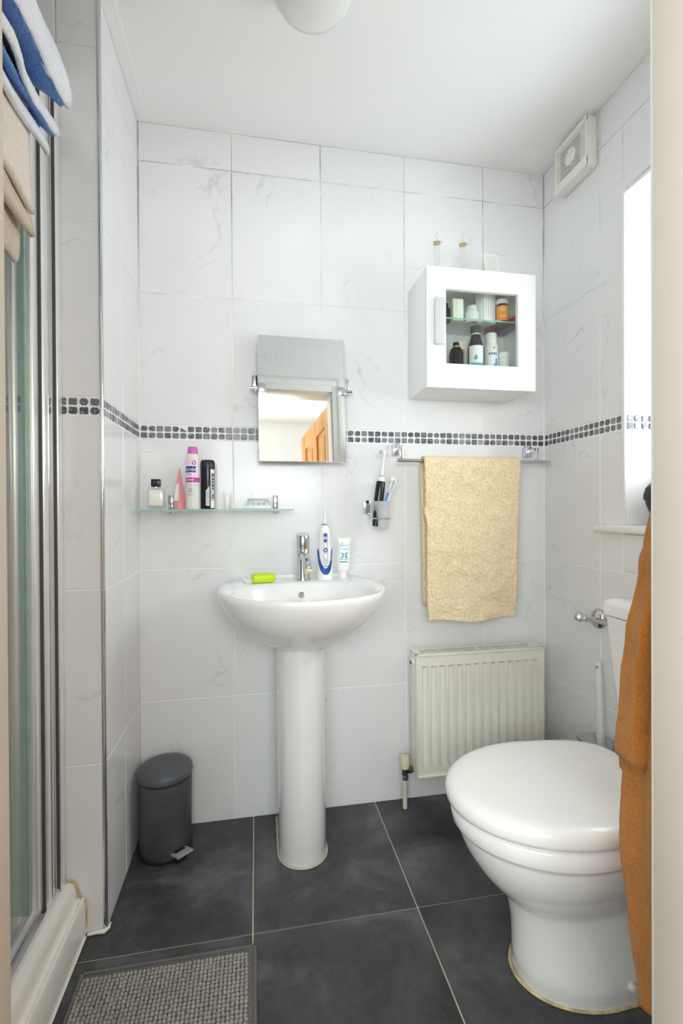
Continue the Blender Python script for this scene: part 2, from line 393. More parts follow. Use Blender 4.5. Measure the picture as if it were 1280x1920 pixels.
def put_tile(parent, origin, n, rect, name='tile', grout=.003, t=.006, bev=.0012, mat='wall_tile', round_=0, jit=0, proud=0):
    u, v, nn = basis(n); u0, u1, v0, v1 = rect
    if u1-u0 < .006 or v1-v0 < .006: return
    me = tile_mesh(u1-u0-grout, v1-v0-grout, t, bev, mat, (round_, random.randint(0, 4)) if False else round_)
    o = bpy.data.objects.new(name, me); C.objects.link(o); o.parent = parent
    p = Vector(origin)+u*((u0+u1)/2)+v*((v0+v1)/2)+nn*proud
    j = Matrix.Rotation(random.uniform(-jit, jit), 4, nn) if jit else Matrix.Identity(4)
    M = Matrix(((u.x, v.x, nn.x, 0), (u.y, v.y, nn.y, 0), (u.z, v.z, nn.z, 0), (0, 0, 0, 1)))
    o.matrix_local = Matrix.Translation(p-wloc(parent)) @ j @ M
    return o
def clip(rects, h):
    out = []
    for (a0, a1, b0, b1) in rects:
        h0, h1, k0, k1 = h
        if a1 <= h0 or a0 >= h1 or b1 <= k0 or b0 >= k1: out.append((a0, a1, b0, b1)); continue
        if a0 < h0: out.append((a0, h0, b0, b1))
        if a1 > h1: out.append((h1, a1, b0, b1))
        m0, m1 = max(a0, h0), min(a1, h1)
        if b0 < k0: out.append((m0, m1, b0, k0))
        if b1 > k1: out.append((m0, m1, k1, b1))
    return out
ROWS = [(0, .417), (.417, .849), (.849, 1.2765), (1.3225, 1.751), (1.751, 2.180), (2.180, ZC)]
def tile_field(parent, origin, n, ucuts, holes=(), rows=ROWS):
    rects = [(a, b_, r0, r1) for a, b_ in zip(ucuts, ucuts[1:]) for r0, r1 in rows]
    for h in holes: rects = clip(rects, h)
    for r in rects: put_tile(parent, origin, n, r)
def mosaic(parent, origin, n, u0, u1, skip=None):
    cnt = max(1, round((u1-u0)/.0245)); p = (u1-u0)/cnt
    for i in range(cnt):
        for k in range(2):
            z0 = 1.2775+k*.022
            if skip and skip(i, k):
                continue
            rd = .0022+.0009*((i*7+k*3) % 4)
            put_tile(parent, origin, n, (u0+i*p, u0+(i+1)*p, z0, z0+.022), 'mosaic_tile', .0034, .006, .0014, 'mosaic_stone', round(rd, 4), .03, random.uniform(-.0005, .0004))
wall_back = bpy.data.objects['wall_back']; wall_left = bpy.data.objects['wall_left']; wall_shower = bpy.data.objects['wall_shower']
tile_field(wall_back, (0, 0, 0), (0, -1, 0), [.001, .2965, .597, .899, 1.203, XR-.001])
mosaic(wall_back, (0, 0, 0), (0, -1, 0), .0015, XR-.0015, skip=lambda i, k: (i, k) == (5, 1))
bm = NB(); u0 = .0015+5*(XR-.003)/59                  # the chipped mosaic: a triangular remnant with a white chip beside it
plate(bm, [(u0+.003, 1.3015), (u0+.0225, 1.3015), (u0+.022, 1.3040), (u0+.010, 1.3125), (u0+.003, 1.3145)], lambda a, z, d: Vector((a, .004-d, z)), .0045)
obj('mosaic_tile', bm, 'mosaic_stone', wall_back, 0)
uR = [0.001, .296, .597, .899, -YF-.001]
tile_field(wall_right, (XR, 0, 0), (-1, 0, 0), uR, [(-WY0-.004, -WY1+.004, .966, WZ1+.004)])
mosaic(wall_right, (XR, 0, 0), (-1, 0, 0), .0015, -WY0-.008)
mosaic(wall_right, (XR, 0, 0), (-1, 0, 0), -WY1+.008, -YF-.002)
# window reveal, far side (faces the door) and near side
rev = [(0.006, .185, a, b_) for a, b_ in ((.992, 1.2765), (1.3225, 1.751), (1.751, 1.985))]
for r in rev: put_tile(wall_right, (XR, WY0-.004, 0), (0, -1, 0), r)
mosaic(wall_right, (XR, WY0-.004, 0), (0, -1, 0), .007, .185)
for r in rev: put_tile(wall_right, (XR+.19, WY1+.004, 0), (0, 1, 0), (.006, .184, r[2], r[3]))
# left projecting wall: side face and end face (end face continues into the shower)
tile_field(wall_left, (0, 0, 0), (1, 0, 0), [NIBY+.004, -.195, -.001])
mosaic(wall_left, (0, 0, 0), (1, 0, 0), NIBY+.006, -.0015)
tile_field(wall_left, (0, NIBY, 0), (0, -1, 0), [SHX, -.70, -.40, -.10, -.006])
mosaic(wall_left, (0, NIBY, 0), (0, -1, 0), -.45, -.006)
tile_field(wall_shower, (SHX, 0, 0), (1, 0, 0), [YF, -.98, -.68, NIBY-.001])
uF = [-XR+.001, -1.23, -.93, -.63, -.33, -.03, .27, .57, -SHX]
tile_field(wall_front, (0, YF, 0), (0, 1, 0), uF, [(-.925, -.06, -.1, 1.985)], rows=[(0, .417), (.417, .849), (.849, 1.30), (1.30, 1.751), (1.751, 2.18), (2.18, ZC)])
# floor tiles
for (a, b_) in ((-.052, .357), (.357, .781), (.781, 1.205), (1.205, XR+.002)):
    for (c0, c1) in ((-.452, .002), (-.876, -.452), (YF-.1, -.876)):
        put_tile(floor, (0, 0, 0), (0, 0, 1), (a, b_, c0, c1), 'floor_tile', .0038, .006, .0008, 'floor_tile')

# chrome edging on the projecting wall and silicone at its foot
struct('trim_1', tube(NB(), [(-.003, NIBY+.002, .006), (-.003, NIBY+.002, ZC)], .0055, 14), 'chrome', 'polished chrome edge trim on the projecting tiled corner', 80)
bm = tube(NB(), [(.003, -.355, .002), (.004, -.374, .005), (-.003, -.384, .006), (-.022, -.382, .005), (-.042, -.384, .003)], [.002, .004, .0055, .005, .003], 8)
struct('trim_2', bm, 'silicone', 'white silicone bead at the foot of the tiled corner', 80)
struct('trim_3', bx((.0005, NIBY, ZC-.0025), (.034, -.001, ZC+.001)), 'ceiling_paint', 'white filler strip along the ceiling')
# door lining, stops and architraves
bm = NB()
box(bm, (.848, YF-.1, 0), (OX1, YF+.002, OZ-.02), .002); box(bm, (OX0, YF-.1, 0), (.137, YF+.002, OZ-.02), .002); box(bm, (OX0, YF-.1, OZ-.024), (OX1, YF+.002, OZ), .002)
struct('trim_4', bm, 'cream_paint', 'cream painted door lining framing the view')
bm = NB()
for lo, hi in (((.857, YF, 0), (.923, YF+.016, 1.985)), ((.064, YF, 0), (.128, YF+.016, 1.985)), ((.128, YF, 1.912), (.857, YF+.016, 1.985))):
    box(bm, lo, hi, .004)
    l2 = list(lo); h2 = list(hi)
    l2[1] = YF+.014; h2[1] = YF+.024
    if hi[2]-lo[2] > 1: l2[0] += .03; h2[0] -= .01
    else: l2[2] += .032; h2[2] -= .01; l2[0] -= .03; h2[0] += .03
    box(bm, l2, h2, .004)
struct('trim_5', bm, 'white_paint', 'white moulded architrave inside the doorway')

# window: frame, pane, sill
w1 = struct('window_1', bx((XR+.165, WY1+.01, WZ0), (XR+.169, WY0-.01, WZ1)), 'clear_glass', 'bathroom window pane in its recess')
for lo, hi in (((XR+.15, WY1, WZ0), (XR+.19, WY1+.05, WZ1)), ((XR+.15, WY0-.05, WZ0), (XR+.19, WY0-.004, WZ1)), ((XR+.15, WY1+.05, WZ0), (XR+.19, WY0-.05, WZ0+.05)), ((XR+.15, WY1+.05, WZ1-.05), (XR+.19, WY0-.05, WZ1))):
    obj('window_frame', bx(lo, hi, .004), 'white_plastic', w1)
struct('trim_6', bx((XR-.004, WY0-.006, .994), (XR+.006, WY0+.008, WZ1+.006), .003), 'silicone', 'white edging strip down the window recess')
struct('trim_7', bx((XR-.003, WY1, WZ1-.012), (XR+.15, WY0-.005, WZ1-.001), .002), 'white_paint', 'white lining over the window recess')
bm = NB(); box(bm, (XR-.032, WY1-.03, .967), (XR+.15, -.297, .991), .009, 3)
struct('trim_8', bm, 'white_paint', 'rounded white window sill')

# pine door, standing open on the landing (seen in the mirror)
dr = bpy.data.objects.new('door_1', None); C.objects.link(dr); dr.location = (.862, YF-.115, 0); dr['kind'] = 'structure'; dr['label'] = 'honey pine panelled door standing open beyond the doorway'
DX0, DX1 = .0, .038
def drot(bm, ang=math.radians(-6)):
    bmesh.ops.rotate(bm, verts=bm.verts, cent=(.862, YF-.115, 0), matrix=Matrix.Rotation(ang, 3, 'Z')); return bm
dx, dy = .862, YF-.115
bm = NB(); W_ = .70; H_ = 1.895
for (a, b_, z0, z1) in ((0, .105, .01, H_), (W_-.105, W_, .01, H_), (W_/2-.05, W_/2+.05, .2, H_-.11), (.105, W_-.105, .01, .21), (.105, W_-.105, .85, .98), (.105, W_-.105, H_-.115, H_)):
    box(bm, (dx, dy-b_, z0), (dx+.036, dy-a, z1), .003)
obj('door_frame', drot(bm), 'pine', dr)
for (a, b_) in ((.105, W_/2-.05), (W_/2+.05, W_-.105)):
    for (z0, z1) in ((.21, .85), (.98, H_-.115)):
        bm = NB(); box(bm, (dx+.010, dy-b_, z0), (dx+.026, dy-a, z1)); box(bm, (dx+.006, dy-b_+.035, z0+.035), (dx+.03, dy-a-.035, z1-.035), .004)
        obj('door_panel', drot(bm), 'pine', dr)
for z in (.25, 1.62):
    obj('hinge', drot(bx((dx+.004, dy-.002, z), (dx+.03, dy+.002, z+.09), .001)), 'gold', dr)

# ------------------------------------------------------------------ shower tray and door
t = thing('shower_tray', 'low white acrylic shower tray with stepped edge beside the tiled corner', 'shower tray', (-.45, -.76, 0))
prof = [(-.047, 0), (-.047, .076), (-.050, .086), (-.058, .092), (-.066, .094), (-.068, .120), (-.074, .131), (-.084, .135), (-.150, .135), (-.160, .128), (-.172, .075), (-.20, .062), (-.88, .055), (SHX+.004, .12), (SHX+.004, 0)]
loft_b = NB(); loft(loft_b, [[(x, y, z) for x, z in prof] for y in (NIBY-.0015, YF+.004)])
obj('tray_body', loft_b, 'tray_acrylic', t, 35)
obj('tray_lip', tube(NB(), [(-.0535, NIBY-.002, .089), (-.0535, YF+.004, .089)], .0045, 8), 'tray_acrylic', t)
bm = tube(NB(), [(-.046, NIBY-.003, .02), (-.046, NIBY-.003, .08), (-.060, NIBY-.003, .097), (-.067, NIBY-.003, .125), (-.078, NIBY-.003, .139), (-.10, NIBY-.003, .138)], .0022, 6)
obj('sealant', bm, 'yellowed_silicone', t)
obj('floor_seal', tube(NB(), [(-.045, NIBY-.014, .003), (-.045, YF+.004, .003)], .003, 6), 'silicone', t)

SD = thing('shower_door', 'framed glass shower door with polished aluminium uprights', 'shower door', (-.115, -.75, .135))
def prof_post(y0, y1, x0, x1, name, mat, z0=.136, z1=2.10, bev=.004): return obj(name, bx((x0, y0, z0), (x1, y1, z1), bev, 3), mat, SD)
prof_post(NIBY-.030, NIBY-.0015, -.128, -.090, 'wall_channel', 'aluminium')
prof_post(NIBY-.0325, NIBY-.030, -.124, -.0925, 'gasket', 'dark_gasket', bev=.001)
prof_post(-.470, NIBY-.033, -.126, -.096, 'frame_post', 'aluminium', bev=.010)
prof_post(-.446, -.428, -.1, -.0945, 'post_bead', 'chrome', bev=.0024)
prof_post(-.4735, -.4705, -.122, -.0975, 'gasket', 'dark_gasket', bev=.001)
prof_post(-.506, -.474, -.128, -.102, 'door_stile', 'aluminium', z0=.16, bev=.006)
obj('glass_edge', bx((-.120, -.5125, .17), (-.113, -.507, 2.07), .0012), 'glass_edge', SD)
prof_post(-.538, -.520, -.138, -.124, 'inner_stile', 'aluminium', z0=.17, bev=.004)
obj('glass_pane', bx((-.120, YF+.03, .16), (-.114, -.513, 2.075), .001), 'shower_glass', SD)
obj('glass_pane', bx((-.140, YF+.03, .16), (-.134, -.538, 2.075), .001), 'shower_glass', SD)
bm = NB(); tube(bm, [(-.117, NIBY-.034, .157), (-.117, YF+.01, .157)], .015, 16)
obj('bottom_rail', bm, 'satin_chrome', SD)
bm = NB(); box(bm, (-.142, YF+.01, .136), (-.1, NIBY-.034, .142), .001); box(bm, (-.098, YF+.01, .136), (-.093, NIBY-.034, .146), .001)
obj('threshold', bm, 'aluminium', SD)
obj('top_rail', bx((-.145, YF+.01, 2.065), (-.088, NIBY-.0015, 2.105), .006), 'aluminium', SD)
bm = NB(); tube(bm, [(-.130, NIBY-.037, .152), (-.118, NIBY-.038, .168), (-.104, NIBY-.038, .160), (-.098, NIBY-.037, .142)], .0022, 6)
obj('sealant', bm, 'yellowed_silicone', SD)
bm = NB(); box(bm, (-.222, NIBY-.03, 1.043), (-.196, NIBY-.001, 1.064), .003)
tag(obj('shower_bracket', bm, 'chrome', None), 'small chrome bracket on the tiles inside the shower', 'bracket')

# ------------------------------------------------------------------ towels over the shower door
def hang(name, pts, y_far, y_near, thick, mat, parent, amp=.004, sl=0.0, ny=26, endpull=0.0, seed=0):
    """a sheet: cross-section polyline pts (x,z) swept along y; sl tilts the hem along y"""
    P_ = []
    fine = []
    for (a, b_) in zip(pts, pts[1:]):
        L = math.hypot(b_[0]-a[0], b_[1]-a[1]); k = max(2, int(L/.014))
        for i in range(k): fine.append((a[0]+(b_[0]-a[0])*i/k, a[1]+(b_[1]-a[1])*i/k))
    fine.append(pts[-1])
    for _ in range(3): fine = [fine[0]]+[((p[0]+q[0]*2+r[0])/4, (p[1]+q[1]*2+r[1])/4) for p, q, r in zip(fine, fine[1:], fine[2:])]+[fine[-1]]
    zt = max(p[1] for p in fine)
    G = []
    for j in range(ny):
        f = j/(ny-1); y = y_far+(y_near-y_far)*f; row = []
        for (x, z) in fine:
            d = noise.noise(Vector((x*9+seed, y*11, z*7)))*amp*2+noise.noise(Vector((x*40+seed, y*45, z*40)))*amp*.5
            h = max(0, zt-z)
            row.append((x+d+.012*math.sin(y*17+seed)*h, y+d*.6-endpull*h*(1-f), z+sl*h*f+d*.4))
        G.append(row)
    return obj(name, grid(NB(), G, thick), mat, parent, 180)
tw = thing('bath_towel', 'pale blue towel folded in layers over the shower door', 'towel', (-.1, -.8, 1.75))
hang('outer_layer', [(-.150, 1.95), (-.150, 2.11), (-.13, 2.155), (-.10, 2.16), (-.075, 2.12), (-.040, 2.02), (-.006, 1.935), (.013, 1.872), (.012, 1.850), (.004, 1.843)], -.602, -1.08, .011, 'towel_pale', tw, seed=1)
hang('blue_fold', [(.004, 1.847), (-.016, 1.866), (-.045, 1.882), (-.074, 1.893), (-.10, 1.93)], -.606, -1.08, .007, 'towel_blue', tw, seed=2)
hang('second_layer', [(-.112, 2.07), (-.095, 1.97), (-.068, 1.89), (-.030, 1.835), (-.008, 1.803), (-.006, 1.785), (-.014, 1.780)], -.606, -1.08, .009, 'towel_pale', tw, seed=3)
hang('blue_fold', [(-.014, 1.784), (-.034, 1.800), (-.060, 1.825), (-.088, 1.85), (-.11, 1.90)], -.609, -1.08, .007, 'towel_blue', tw, seed=4)
hang('third_layer', [(-.120, 2.02), (-.105, 1.92), (-.078, 1.84), (-.040, 1.790), (-.022, 1.758), (-.026, 1.742)], -.610, -1.08, .008, 'towel_pale', tw, seed=5)
tb = thing('hand_towel', 'beige towel hanging lower on the shower door below the blue one', 'towel', (-.07, -.85, 1.5))
hang('outer_layer', [(-.076, 2.09), (-.066, 1.98), (-.056, 1.85), (-.044, 1.74), (-.036, 1.65), (-.032, 1.592)], -.640, -1.06, .008, 'towel_beige', tb, .003, .22, seed=6, endpull=.05)
hang('middle_layer', [(-.084, 2.0), (-.066, 1.8), (-.052, 1.66), (-.042, 1.585), (-.040, 1.556)], -.640, -1.06, .009, 'towel_beige_shaded', tb, .003, .16, seed=7, endpull=.03)
hang('inner_layer', [(-.088, 2.0), (-.078, 1.8), (-.066, 1.66), (-.058, 1.54), (-.060, 1.50), (-.072, 1.496), (-.080, 1.52), (-.086, 1.7)], -.643, -1.06, .007, 'towel_beige_shaded', tb, .003, .12, seed=8, endpull=.03)

# ------------------------------------------------------------------ basin, pedestal, tap
BX = .507; RZ = .812
bs = thing('wash_basin', 'white ceramic pedestal wash basin with overflow hole on the back wall', 'basin', (BX, -.2, 0))
NBs = 96
def b_out(sc, z, yc=-.215, push=0):
    pts = []
    for i in range(NBs):
        t_ = 2*math.pi*i/NBs; ct, st = math.cos(t_), math.sin(t_)
        e = 2.15 if st < 0 else 2.9
        x = BX+.25*sc*math.copysign(abs(ct)**(2/e), ct)
        y = (-.2+(.262 if st < 0 else .255)*math.copysign(abs(st)**(2/e), st))
        y = yc+(y+.2)*sc+(-.2-yc)*0+(push)
        pts.append((x, min(y, -.0035), z))
    return pts
def b_in(sc, z, dy=0):
    pts = []
    for i in range(NBs):
        t_ = 2*math.pi*i/NBs; ct, st = math.cos(t_), math.sin(t_)
        e = 2.2
        x = BX+.208*sc*math.copysign(abs(ct)**(2/e), ct); y = -.283+dy+.152*sc*math.copysign(abs(st)**(2/e), st)
        pts.append((x, y, z))
    return pts
rings = [b_out(.30, .640, -.19), b_out(.42, .646, -.19), b_out(.58, .664, -.192), b_out(.72, .690, -.195), b_out(.83, .720, -.198), b_out(.91, .748, -.2), b_out(.965, .774, -.2), b_out(.992, .792, -.2), b_out(1.0, .802, -.2), b_out(.994, .810, -.2), b_out(.975, RZ+.001, -.2),
         b_in(1.05, RZ+.001), b_in(1.01, RZ-.001), b_in(.98, RZ-.007), b_in(.95, RZ-.022), b_in(.88, RZ-.06), b_in(.74, RZ-.10), b_in(.5, RZ-.125), b_in(.2, RZ-.135)]
obj('bowl', loft(NB(), rings), 'ceramic', bs, 80)
bm = NB(); box(bm, (BX-.17, -.022, RZ-.01), (BX+.17, -.0035, RZ+.012), .006, 3)
obj('upstand', bm, 'ceramic', bs)
oy = -.158
ov = obj('overflow', lathe(NB(), [(.0, 0), (.0095, 0), (.0095, .004), (.0075, .006), (.0070, .002), (.0002, .002)], (.508, oy, .776), (0, -1, .35)), 'satin_chrome', bs)
obj('overflow_hole', lathe(NB(), [(.0, 0), (.0062, 0), (.0062, .0006), (.0, .0006)], (.508, oy-.0062, .7782), (0, -1, .35)), 'print_grey', ov)
def ped_ring(z, hw, yf):
    pts = []
    for i in range(25):
        a = math.pi*i/24
        pts.append((.505+hw*math.cos(a)*1, yf+.085-.085*math.sin(a)**.85 if True else 0, z))
    pts += [(.505-hw, -.004, z), (.505+hw, -.004, z)]
    return pts
obj('pedestal', loft(NB(), [ped_ring(0.0, .072, -.264), ped_ring(.004, .0735, -.266), ped_ring(.3, .0715, -.255), ped_ring(.58, .072, -.245), ped_ring(.668, .074, -.240)]), 'ceramic', bs, 50)
obj('floor_seal', tube(NB(), [(.433, -.02, .002)]+[(p[0]*1.0, p[1]-.0015, .002) for p in ped_ring(0, .0745, -.2675)[:25][::-1]]+[(.579, -.02, .002)], .0028, 6), 'floor_grout', bs)

tp = thing('basin_tap', 'chrome mixer tap at the back of the basin', 'tap', (.521, -.085, RZ))
obj('tap_body', lathe(NB(), [(.0, 0), (.0245, 0), (.0245, .004), (.0225, .008), (.0215, .10), (.021, .101)], (.521, -.085, RZ), (0, 0, 1), 32), 'chrome', tp)
bm = NB(); u_, v_ = Vector((1, 0, 0)), Vector((0, 1, 0))
rr = [ring((.521, -.085, RZ+.103), u_, v_, .0215, n=32), ring((.521, -.085, RZ+.143), u_, v_, .0225, n=32), ring((.521, -.085, RZ+.151), u_, v_, .020, n=32)]
for k_ in (1, 2): rr[k_] = [Vector((p.x, p.y, p.z+(p.y+.085)*.25)) for p in rr[k_]]
obj('lever_cap', loft(bm, rr), 'chrome', tp)
obj('lever_dot', cyl(NB(), (.518, -.106, RZ+.113), (.518, -.1085, RZ+.113), .0022), 'print_dark', tp)
sp_ = obj('spout', tube(NB(), [(.521, -.09, RZ+.082), (.523, -.125, RZ+.080), (.526, -.165, RZ+.066), (.527, -.185, RZ+.052), (.5275, -.192, RZ+.044)], [.016, .0145, .0125, .0115, .0115], 20), 'chrome', tp, 180)
obj('aerator', lathe(NB(), [(.0, 0), (.0122, 0), (.0122, .008), (.009, .009), (.0, .007)], (.5275, -.191, RZ+.046), (.03, -.45, -1)), 'valve_cream', sp_)
obj('waste_rod', tube(NB(), [(.541, -.07, RZ+.045), (.551, -.072, RZ+.044)], .0022, 8), 'satin_chrome', tp)

# soap
bm = NB(); box(bm, (.356, -.140, RZ+.0025), (.428, -.098, RZ+.029), .009, 4)
for v in bm.verts:
    v.co.z += .0018*math.sin((v.co.x-.356)/.072*math.pi)*(1 if v.co.z > RZ+.015 else 0)
bmesh.ops.rotate(bm, verts=bm.verts, cent=(.392, -.12, RZ), matrix=Matrix.Rotation(.10, 3, 'Z'))
tag(obj('soap_bar', bm, 'lime_soap', None, 60), 'bright lime green soap bar on the basin ledge', 'soap')

# oral irrigator
ix, iy = .592, -.092
ir = thing('oral_irrigator', 'white cordless oral irrigator with blue band standing on the basin', 'oral irrigator', (ix, iy, RZ))
IR = [(0, .0262, .024), (.004, .0268, .0245), (.03, .0258, .0238), (.07, .0236, .022), (.11, .0212, .0205), (.135, .0200, .0195), (.155, .0195, .019), (.166, .0165, .0165), (.175, .0105, .0105), (.178, .0085, .0085)]
obj('body', loft(NB(), [sellipse(ix, iy, RZ+.0015+z, a, b_, 2.3, 32) for z, a, b_ in IR]), 'white_plastic', ir, 70)
def ir_ab(z):
    for (z0, a0, b0), (z1, a1, b1) in zip(IR, IR[1:]):
        if z0 <= z <= z1: f = (z-z0)/(z1-z0); return a0+(a1-a0)*f, b0+(b1-b0)*f
    return IR[-1][1:]
def irmap(u, v, d):
    a, b_ = ir_ab(max(0, min(.17, v))); q = max(-.985, min(.985, u/a))
    return Vector((ix+u, iy-b_*(1-abs(q)**2.3)**(1/2.3)-.0004-d, RZ+.0015+v))
def strip(name, pts_in, pts_out, fn, mat, parent, t=.0008):
    bm = NB(); n = len(pts_in)
    A = [[bm.verts.new(fn(p[0], p[1], d)) for p in pts] for pts in (pts_in, pts_out) for d in (0, t)]
    for i in range(n-1):
        bm.faces.new((A[1][i], A[1][i+1], A[3][i+1], A[3][i])); bm.faces.new((A[0][i], A[1][i], A[1][i+1], A[0][i+1])) if False else None
        bm.faces.new((A[2][i], A[2][i+1], A[3][i+1], A[3][i])); bm.faces.new((A[0][i], A[0][i+1], A[1][i+1], A[1][i]))
    return obj(name, bm, mat, parent, 60)
ii, oo = [], []
for k_ in range(41):
    th = math.pi*(k_/40)
    ux = -math.cos(th)
    zi = .034+.055*(1-math.sin(th))**.9 if True else 0
    zo = .014+.085*(1-math.sin(th))**1.25
    ii.append((ux*.0195, zi+.004)); oo.append((ux*.0252, zo+.004))
strip('blue_band', ii, oo, irmap, 'blue_plastic', ir)
bm = NB(); plate(bm, [(-.0085+.0085*(1-math.cos(a)) if False else .0085*math.cos(a), .145+.0085*math.sin(a)) for a in [math.pi*i/8 for i in range(9)]]+[(.0085*math.cos(a), .058+.0085*math.sin(a)) for a in [math.pi+math.pi*i/8 for i in range(9)]], irmap, .0006)
obj('control_panel', bm, 'light_grey', ir, 0)
for vz, r_ in ((.146, .0062), (.128, .0056), (.097, .0068)):
    obj('button', plate(NB(), circ2(0, vz, r_), irmap, .0016), 'blue_plastic', ir, 0)
obj('button_mark', plate(NB(), circ2(0, .097, .003), irmap, .0022), 'white_plastic', ir, 0)
obj('switch', plate(NB(), rect2(-.004, .004, .107, .119, 3), irmap, .0012), 'white_plastic', ir, 0)
obj('switch', plate(NB(), rect2(-.004, .004, .072, .086, 3), irmap, .0012), 'white_plastic', ir, 0)
obj('print', plate(NB(), rect2(-.0105, .0105, .0445, .0465, 4), irmap, .0004), 'blue_plastic', ir, 0)
obj('collar', cyl(NB(), (ix, iy, RZ+.179), (ix, iy, RZ+.183), .0088), 'print_grey', ir)
obj('nozzle', tube(NB(), [(ix, iy, RZ+.183), (ix+.0005, iy, RZ+.19), (ix+.001, iy, RZ+.20), (ix+.001, iy, RZ+.236), (ix-.004, iy, RZ+.242), (ix-.005, iy, RZ+.262)], [.0085, .0065, .0038, .0026, .0022, .0016], 12), 'white_plastic', ir, 180)

# toothpaste tube, standing on its cap
tx, ty = .653, -.088
tt = thing('toothpaste_tube', 'white toothpaste tube with teal print standing on its cap beside the irrigator', 'toothpaste', (tx, ty, RZ))
lean = lambda z: .05*z
TP = [(.024, .0105, .0105), (.030, .019, .014), (.038, .0215, .0145), (.06, .0212, .0125), (.09, .0205, .009), (.115, .0208, .005), (.128, .0215, .0022), (.136, .0218, .0016)]
obj('tube_body', loft(NB(), [[(x+lean(z), y, zz) for x, y, zz in sellipse(tx, ty, RZ+z, a, b_, 2.2, 32)] for z, a, b_ in TP]), 'white_plastic', tt, 60)
obj('cap', lathe(NB(), [(.0, 0), (.0125, 0), (.013, .002), (.0115, .023), (.0105, .025)], (tx, ty, RZ+.0015), n=24), 'white_plastic', tt)
def tpmap(u, v, d):
    for (z0, a0, b0), (z1, a1, b1) in zip(TP, TP[1:]):
        if z0 <= v <= z1: f = (v-z0)/(z1-z0); a, b_ = a0+(a1-a0)*f, b0+(b1-b0)*f; break
    else: a, b_ = TP[-1][1:]
    q = max(-.97, min(.97, u/a)); return Vector((tx+u+lean(v), ty-b_*(1-abs(q)**2.2)**(1/2.2)-.0005-d, RZ+v))
text('print', 'REPAIR', .0085, lambda u, v, d: tpmap(u, v+.099, .0003), 'teal', tt)
text('print', 'SENSODYNE', .0042, lambda u, v, d: tpmap(u+.005, v+.1115, .0003), 'print_purple', tt)
obj('print', plate(NB(), circ2(-.0115, .1115, .0045, 14), tpmap, .0003), 'teal', tt, 0)
obj('print', plate(NB(), circ2(-.0115, .1115, .0028, 14), tpmap, .0005), 'white_plastic', tt, 0)
obj('print', plate(NB(), circ2(-.008, .1195, .0028, 12), tpmap, .0003), 'green_print', tt, 0)
obj('print', plate(NB(), [(-.013, .070), (-.006, .070), (-.002, .0745), (.002, .0745), (.006, .070), (.013, .070), (.006, .079), (.013, .088), (.006, .088), (.002, .0845), (-.002, .0845), (-.006, .088), (-.013, .088), (-.006, .079)], tpmap, .0003), 'teal', tt, 0)
obj('print', plate(NB(), rect2(-.0025, .0025, .0755, .0835, 2), tpmap, .0005), 'pale_pink', tt, 0)
obj('print', plate(NB(), rect2(-.015, .013, .0655, .067, 4), tpmap, .0003), 'print_purple', tt, 0)
obj('print', plate(NB(), rect2(-.015, .012, .056, .060, 4), tpmap, .0003), 'teal', tt, 0)

# ------------------------------------------------------------------ toilet (faces -x, cistern on the right wall)
YC = -.662
wc = thing('toilet', 'white close-coupled toilet with closed lid against the right wall', 'toilet', (1.12, YC, 0))
def egg(xf, xb, hw, z, xc=1.03, eb=4.0, taper=.10, n=72, ef=2.0):
    pts = []
    for i in range(n):
        t_ = 2*math.pi*i/n; ct, st = math.cos(t_), math.sin(t_)
        if ct < 0: x = xc-(xc-xf)*abs(ct)**(2/ef); y = hw*math.copysign(abs(st)**(2/ef), st)
        else:
            q = abs(ct)**(2/eb); x = xc+(xb-xc)*q; y = hw*math.copysign(abs(st)**(2/eb), st)*(1-taper*q)
        pts.append((x, YC+y, z))
    return pts
PAN = [(.0, .940, 1.42, .108, 1.10), (.004, .936, 1.42, .111, 1.10), (.05, .938, 1.42, .107, 1.10), (.12, .934, 1.41, .100, 1.08), (.175, .920, 1.41, .097, 1.06), (.192, .910, 1.41, .100, 1.05), (.205, .893, 1.41, .108, 1.05), (.23, .870, 1.41, .124, 1.04),
       (.26, .846, 1.42, .143, 1.04), (.30, .822, 1.43, .160, 1.03), (.335, .809, 1.43, .169, 1.03), (.343, .807, 1.43, .170, 1.03), (.347, .800, 1.435, .176, 1.03), (.352, .797, 1.435, .178, 1.03), (.380, .794, 1.435, .179, 1.03), (.386, .800, 1.43, .174, 1.03)]
obj('pan', loft(NB(), [egg(f, b_, h, z, xc) for z, f, b_, h, xc in PAN]), 'ceramic', wc, 70)
obj('seat', loft(NB(), [egg(f, 1.262, h, z) for z, f, h in ((.3865, .800, .171), (.3875, .797, .174), (.3915, .797, .174), (.392, .800, .171))]), 'seat_plastic', wc, 60)
obj('lid', loft(NB(), [egg(f, b_, h, z) for z, f, b_, h in ((.3925, .792, 1.258, .178), (.3955, .786, 1.262, .184), (.402, .784, 1.263, .1855), (.414, .783, 1.264, .186), (.424, .788, 1.262, .182), (.4295, .801, 1.256, .172), (.4315, .82, 1.248, .155), (.4315, .87, 1.22, .115), (.4312, .96, 1.15, .05))]), 'seat_plastic', wc, 75)
for s in (-1, 1): obj('hinge', cyl(NB(), (1.272, YC+s*.07-.02, .409), (1.272, YC+s*.07+.02, .409), .009), 'chrome', wc)
def cist(z, x0, hy, r=.03):
    pts = []; x1 = XR-.004
    for (cx_, cy_, a0) in ((x0+r, -hy+r, math.pi), (x1-.004, -hy+.004, 1.5*math.pi), (x1-.004, hy-.004, 0), (x0+r, hy-r, .5*math.pi)):
        rad = r if cx_ < x1-.01 else .004
        for i in range(7):
            a = a0+math.pi/2*i/6; pts.append((cx_+rad*math.cos(a), YC+cy_+rad*math.sin(a), z))
    return pts
